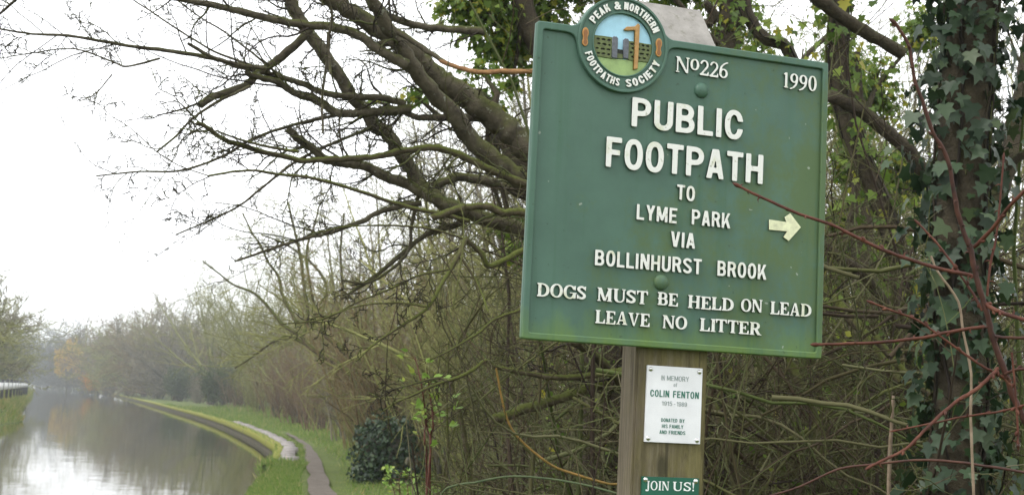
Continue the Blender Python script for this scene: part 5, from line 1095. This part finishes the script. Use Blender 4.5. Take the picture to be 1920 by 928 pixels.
# ------------------------------------------------------------------ ivy-covered stump beside the path, young shrub
def stump():
    r = random.Random(81); c = ground(716, 905, 0); o = empty('ivy_stump', tuple(c)); tag(o, 'squat stone stump smothered in dark ivy beside the mud path', 'ivy stump')
    w, h, d = .8, .95, 1.0
    import bmesh
    bm = bmesh.new(); bmesh.ops.create_cube(bm, size=1); bmesh.ops.subdivide_edges(bm, edges=bm.edges[:], cuts=5, use_grid_fill=True)
    for v in bm.verts:
        v.co.x *= w * .8; v.co.y *= d * .8; v.co.z = (v.co.z + .5) * h * .9; v.co += Vector(rvec(r)) * .045
    me = bpy.data.meshes.new('stonework'); bm.to_mesh(me); bm.free(); link('stonework', me, M['wall_face'], o)
    lf = Leaves(LEAF_IVY); tb = Tubes()
    blobs = [(r.gauss(0, .27), r.uniform(-.5, .5), r.uniform(.05, 1.0) * r.uniform(.75, 1.1), r.uniform(.13, .34)) for _ in range(40)] + [(r.uniform(-.5, .5), r.uniform(-.62, -.42), r.uniform(.05, .75), r.uniform(.15, .26)) for _ in range(20)] + [(-.1, 0, 1.15, .3), (.3, -.2, 1.05, .28), (-.35, -.2, .95, .25), (.5, -.3, .5, .3), (.62, -.4, .3, .28)]
    for bx, by, bz, br in blobs:
        for i in range(int(1500 * br * br)):
            q = rvec(r); k = br * (.75 + .35 * r.random()); p = (bx + q[0] * k, by + q[1] * k, max(.02, bz + q[2] * k)); lf.add(p, (q[0] * .4 + r.gauss(0, .45), q[1] * .4 + r.gauss(0, .45), -.8), (q[0] + r.gauss(0, .4), q[1] + r.gauss(0, .4), q[2] + .3), r.uniform(.035, .085))
        tb.add([(bx * .4, by * .4, bz * .5), (bx * .8, by * .8, bz), (bx + r.gauss(0, .1), by, bz + br * 1.2)], [.008, .006, .002], 4)
    link('stems', tb.mesh('stems'), M['twig_old'], o)
    link('leaves', lf.mesh('leaves'), M['leaf_ivy'], o)
    q = at(770, 866, c[1] - .9)
    s_ = bpy.data.objects['ivy_stump']; k = prism('broken_stone', [(-.08, -.07), (.08, -.05), (.06, .06), (-.06, .08)], -.10, .10, .012); ob = link('broken_stone', k, M['wall_face'], o); ob.location = Vector(q) - Vector(c); ob.rotation_euler = (.3, .4, .5)
stump()
def young_shrub(name, label, base_px, Y, tops, seed, leafmat, nl, s):
    r = random.Random(seed); b = at(*base_px, Y); b[2] = 0; o = empty(name, tuple(b)); tag(o, label, 'shrub'); org = Vector(b); st = Tubes(); lf = Leaves(LEAF_OVAL)
    for pts in tops:
        P = smooth_path([b + np.array([r.uniform(-.1, .1), 0, 0])] + [at(x, y, Y + r.uniform(-.1, .1)) for x, y in pts], 4); st.add([tuple(p) for p in P], list(np.linspace(.006, .002, len(P))), 5)
        for i in range(nl):
            f = r.uniform(.35, 1) * (len(P) - 1.01); k = int(f); p = P[k] + (P[k + 1] - P[k]) * (f - k); w = rvec(r); L = r.uniform(.03, .10); e = p + np.array([w[0], w[1], abs(w[2]) * .6]) * L
            st.add([tuple(p), tuple((p + e) / 2 + np.array([0, 0, .005])), tuple(e)], [.0018, .0014, .001], 3)
            for q in range(3): lf.add(e + np.array(rvec(r)) * .012, (w[0] + r.gauss(0, .5), w[1] + r.gauss(0, .5), .3 + r.gauss(0, .4)), (r.gauss(0, .5), -.3 + r.gauss(0, .5), 1), s * r.uniform(.6, 1.2))
    for nm, me, m in (('stems', st.mesh('stems'), 'cane_red'), ('leaves', lf.mesh('leaves'), leafmat)): me.transform(Matrix.Translation(-org)); link(nm, me, M[m], o)
young_shrub('young_shrub', 'slender shrub with scattered fresh yellow-green leaves left of the signpost', (800, 1000), 5.6, [[(803, 900), (800, 800), (790, 720), (778, 668)], [(806, 880), (812, 800), (806, 740), (800, 690)], [(800, 900), (796, 830), (800, 790), (822, 770)]], 91, 'leaf_young', 11, .036)
young_shrub('young_shrub', 'low seedling shrub with pale green leaves in front of the ivy stump', (745, 1000), 11.0, [[(742, 950), (732, 900), (728, 882)], [(750, 950), (748, 905), (752, 885)], [(760, 960), (765, 920), (760, 900)]], 92, 'leaf_young', 14, .05)

# ------------------------------------------------------------------ tangled thicket round the signpost
def thicket():
    r = random.Random(123); tb = Tubes(); lf = Leaves(LEAF_OVAL)
    prm = [dict(n=9, wig=.17, up=-.035, kids=9, ratio=.30, ang=.95, k=4, taper=.3, t0=.1, rr=.55), dict(n=5, wig=.25, up=.0, kids=4.5, ratio=.5, ang=.9, k=3, taper=.45, t0=.1, rmin=.0022), dict(n=3, wig=.3, kids=1.2, ratio=.6, ang=.9, k=3, taper=.6, rmin=.0018), dict(n=2, wig=.2, kids=0, k=3, rmin=.0015)]
    for i in range(560):
        Y = 5.0 + 11 * r.random() ** 1.3; px = r.uniform(790 + (Y - 5) * -6, 2050); 
        if px < 1000 and r.random() < .35: continue
        b = at(px, 900, Y); lean = r.gauss(0, .45); h = r.uniform(1.6, 3.0) * (1.0 if px > 1000 else .62 + .38 * max(0, (px - 800) / 200))
        grow(tb, (b[0], Y, -.05), norm((lean, r.gauss(0, .3), 1)), h * 1.25, r.uniform(.006, .017), 0, prm, r)
    pt_ = [dict(n=11, wig=.30, up=.0, kids=7, ratio=.26, ang=1.0, k=5, taper=.4, t0=.1, rr=.5), dict(n=5, wig=.34, kids=3, ratio=.5, ang=1.0, k=3, taper=.5, t0=.1, rmin=.002), dict(n=3, wig=.3, kids=0, k=3, rmin=.0016)]
    for i in range(190):
        Y = r.uniform(4.6, 9.5); px = r.uniform(860, 1960); p = at(px, r.uniform(480, 960), Y); a = r.uniform(-.5, .5) + (math.pi if r.random() < .5 else 0)
        if px < 1180 and p[2] > 1.75: continue
        grow(tb, tuple(p), norm((math.cos(a), r.gauss(0, .35), math.sin(a) * 1.1)), r.uniform(.9, 2.2), r.uniform(.004, .011), 0, pt_, r)
    for k_ in tb.g:
        keep = []
        for pts, rad in tb.g[k_]:
            P = np.array(pts) - CAM; d = P @ _f; x = 960 + FPX * (P @ _r) / d
            if x.min() > r.gauss(800, 30) and d.min() > 3.3: keep.append((pts, rad))
        tb.g[k_] = keep
    tb.g = {a: b for a, b in tb.g.items() if b}
    o = link('undergrowth', tb.mesh('undergrowth'), M['twig_thicket']); tag(o, kind='stuff')
    for i in range(2600):
        Y = 5.5 + 9 * r.random(); p = at(r.uniform(1000, 1980), r.uniform(560, 1020), Y); 
        if p[2] < .05: continue
        lf.add(p, rvec(r), rvec(r), r.uniform(.02, .05))
    o = link('bramble_foliage', lf.mesh('bramble_foliage'), M['leaf_ivy_bright']); tag(o, kind='stuff')
thicket()
def stems(name, label, cat, specs, mat, Y, seed, part='stem', twig=None):
    r = random.Random(seed); o = empty(name, tuple(at(*specs[0][0][0], Y) * np.array([1, 1, 0]))); tag(o, label, cat); org = Vector(o.location); allp = []
    for pts, Ya, Yb, wa, wb in specs:
        tb = Tubes(); P, R0 = add_limb(tb, (pts, Ya, Yb, wa, wb), r, 4, 7); allp.append((P, R0))
        if twig: sprout(tb, P, R0, r, twig[0], twig[1], rf=.5)
        me = tb.mesh(part); me.transform(Matrix.Translation(-org)); link(part, me, M[mat], o)
    return o, allp
stems('sapling', 'grey-green sapling stem rising out of the picture bottom left of the signpost', 'sapling', [([(886, 1080), (885, 928), (879, 863), (870, 814), (860, 764), (848, 727), (842, 690)], 6.8, 6.8, 13, 8), ([(838, 1000), (836, 920), (840, 850), (838, 760), (842, 640)], 6.6, 6.6, 6, 3), ([(832, 1000), (830, 900), (846, 830), (855, 790)], 6.6, 6.6, 5, 2.5)], 'bark_moss', 6.8, 31, twig=(5, .35, 'twig_thicket'))
stems('bramble', 'yellow-orange bramble cane arching down behind the post', 'bramble', [([(930, 690), (938, 733), (950, 783), (969, 817), (1006, 851), (1043, 876), (1099, 895), (1143, 907), (1190, 915), (1230, 1010)], 4.6, 4.9, 4, 5)], 'cane_yellow', 4.8, 32)
stems('bramble', 'grey-green bramble cane curving low across the picture bottom', 'bramble', [([(790, 1010), (826, 928), (851, 910), (888, 904), (950, 893), (1012, 895), (1090, 907), (1160, 925)], 4.8, 4.6, 4, 4)], 'cane_green', 4.8, 33)
stems('mossy_tree', 'mossy slanting stems between the signpost and the ivy trunk', 'tree', [([(1560, 1080), (1545, 900), (1530, 800), (1490, 700), (1440, 610), (1400, 560)], 5.6, 5.8, 26, 15), ([(1640, 1080), (1600, 850), (1588, 760), (1560, 660), (1520, 590)], 6.2, 6.2, 24, 16), ([(1440, 1060), (1380, 880), (1350, 790), (1330, 740), (1310, 690)], 5.4, 5.4, 22, 14), ([(1740, 1060), (1700, 900), (1760, 780), (1770, 690)], 6.0, 6.0, 18, 12), ([(1690, 720), (1640, 650), (1600, 600), (1560, 560), (1530, 520)], 6.0, 6.4, 22, 20), ([(1745, 740), (1720, 720), (1690, 690), (1640, 630)], 5.6, 5.7, 16, 14), ([(1800, 930), (1700, 840), (1640, 790), (1560, 760)], 5.5, 5.9, 10, 6)], 'bark_moss', 5.8, 34, 'trunk', (9, .45, 'twig_thicket'))
o_, ap = stems('dead_stem', 'bleached dead stem standing upright right of the signpost', 'dead stem', [([(1668, 1060), (1666, 940), (1668, 860), (1672, 790), (1674, 742)], 4.6, 4.6, 8, 7)], 'cane_dry', 4.6, 35)

# ------------------------------------------------------------------ briar canes close in front of the right side of the sign
def briar():
    r = random.Random(55); o = empty('briar', tuple(at(1905, 760, 2.2) * np.array([1, 1, 0]))); tag(o, 'bare thorny briar with red-brown canes reaching across the right edge of the sign', 'briar'); org = Vector(o.location)
    S = [([(1990, 1300), (1965, 1000), (1945, 850), (1920, 784), (1900, 744), (1880, 684), (1860, 629), (1850, 584), (1830, 519), (1820, 464), (1815, 455), (1795, 395), (1777, 300), (1750, 250), (1730, 190), (1715, 150), (1705, 90), (1684, 52), (1676, 42)], 2.25, 2.15, 20, 7, 'cane_dark'),
         ([(1826, 519), (1817, 516), (1760, 503), (1680, 478), (1620, 452), (1560, 422), (1500, 402), (1450, 380), (1410, 362), (1383, 348)], 2.2, 2.3, 9, 6, 'cane_red'),
         ([(1846, 612), (1780, 622), (1730, 633), (1640, 642), (1560, 645), (1530, 646)], 2.2, 2.3, 8, 6.5, 'cane_red'),
         ([(1895, 722), (1880, 708), (1840, 685), (1790, 650), (1760, 628), (1720, 600), (1680, 585), (1634, 567)], 2.2, 2.25, 6, 4.5, 'cane_red'),
         ([(1872, 690), (1860, 703), (1830, 730), (1790, 755), (1740, 800), (1700, 840), (1660, 860), (1630, 875)], 2.2, 2.1, 9, 6, 'cane_red'),
         ([(1925, 758), (1900, 765), (1870, 772), (1800, 782), (1740, 795), (1678, 807)], 2.15, 2.2, 5, 4, 'cane_red'), ([(1842, 566), (1865, 580), (1890, 590), (1940, 604)], 2.2, 2.1, 10, 9, 'cane_red'), ([(1860, 629), (1890, 633), (1940, 633)], 2.2, 2.15, 7, 7, 'cane_dark'), ([(1885, 700), (1910, 692), (1950, 690)], 2.2, 2.15, 8, 7, 'cane_dark'),
         ([(1826, 464), (1860, 430), (1895, 385), (1940, 340)], 2.2, 2.1, 9, 8, 'cane_red'), ([(1851, 555), (1858, 490), (1866, 455), (1875, 380), (1882, 296)], 2.2, 2.2, 6, 4, 'cane_red'), ([(1897, 660), (1903, 720), (1908, 800), (1909, 832)], 2.15, 2.15, 5, 5, 'cane_red'), ([(1842, 582), (1830, 560), (1800, 514), (1760, 460), (1722, 419)], 2.2, 2.25, 6, 4.5, 'cane_red')]
    for pts, Ya, Yb, wa, wb, m in S:
        tb = Tubes(); P, R0 = add_limb(tb, (pts, Ya, Yb, wa * .86, wb * .86), r, 5, 9, .09); th = bd = tb
        for i in range(2, len(P) - 1, 3):
            t = P[i + 1] - P[i]; t /= np.linalg.norm(t); w = np.array(rvec(r)); w -= t * float(w @ t); w /= np.linalg.norm(w)
            if r.random() < .55: th.add([tuple(P[i] + w * R0[i] * .5), tuple(P[i] + w * (R0[i] + .004) + t * .001), tuple(P[i] + w * (R0[i] + .009) - t * .003)], [R0[i] * .75, .0012, .0001], 5)
            else: bd.add([tuple(P[i] + w * R0[i] * .6), tuple(P[i] + w * (R0[i] + .002) + t * .003), tuple(P[i] + w * (R0[i] + .003) + t * .007)], [.003, .0026, .0003], 6)
        e, t = P[-1], P[-1] - P[-2]; t /= np.linalg.norm(t); q = R0[-1]; bd.add([tuple(e - t * .006), tuple(e), tuple(e + t * .005), tuple(e + t * .010)], [q * .9, q * 1.45, q * 1.2, q * .2], 8)
        me = tb.mesh('cane'); me.transform(Matrix.Translation(-org)); link('cane', me, M[m], o)
    m, t, b = new_mat('rain_drop'); spec(b, .02); b.inputs['Transmission Weight'].default_value = 1; b.inputs['IOR'].default_value = 1.33
    p = at(1909, 835, 2.15); V, F = [], []; n = 14
    for i in range(9):
        a = math.pi * i / 8
        for j in range(n): V.append((.0036 * math.sin(a) * math.cos(6.2832 * j / n), .0036 * math.sin(a) * math.sin(6.2832 * j / n), .0042 * math.cos(a)))
    for i in range(8):
        for j in range(n): F.append([i * n + j, (i + 1) * n + j, (i + 1) * n + (j + 1) % n, i * n + (j + 1) % n])
    d_ = link('rain_drop', mesh_np('rain_drop', V, F, True), m); d_.location = p; tag(d_, 'clear drop of rain hanging from the tip of a red cane', 'raindrop')
briar()
stems('dry_cane', 'long straight dry tan cane hanging in front of the ivy trunk', 'cane', [([(1745, 480), (1760, 512), (1797, 566), (1806, 622), (1821, 700), (1820, 780), (1826, 928), (1828, 1100)], 3.2, 3.2, 4.5, 6)], 'cane_dry', 3.2, 36)
stems('dry_cane', 'thin dark cane lying low and level right of the post', 'cane', [([(1440, 930), (1500, 912), (1570, 880), (1640, 870), (1740, 862), (1840, 872), (1960, 892)], 3.4, 3.2, 4, 6)], 'cane_dark', 3.3, 37)
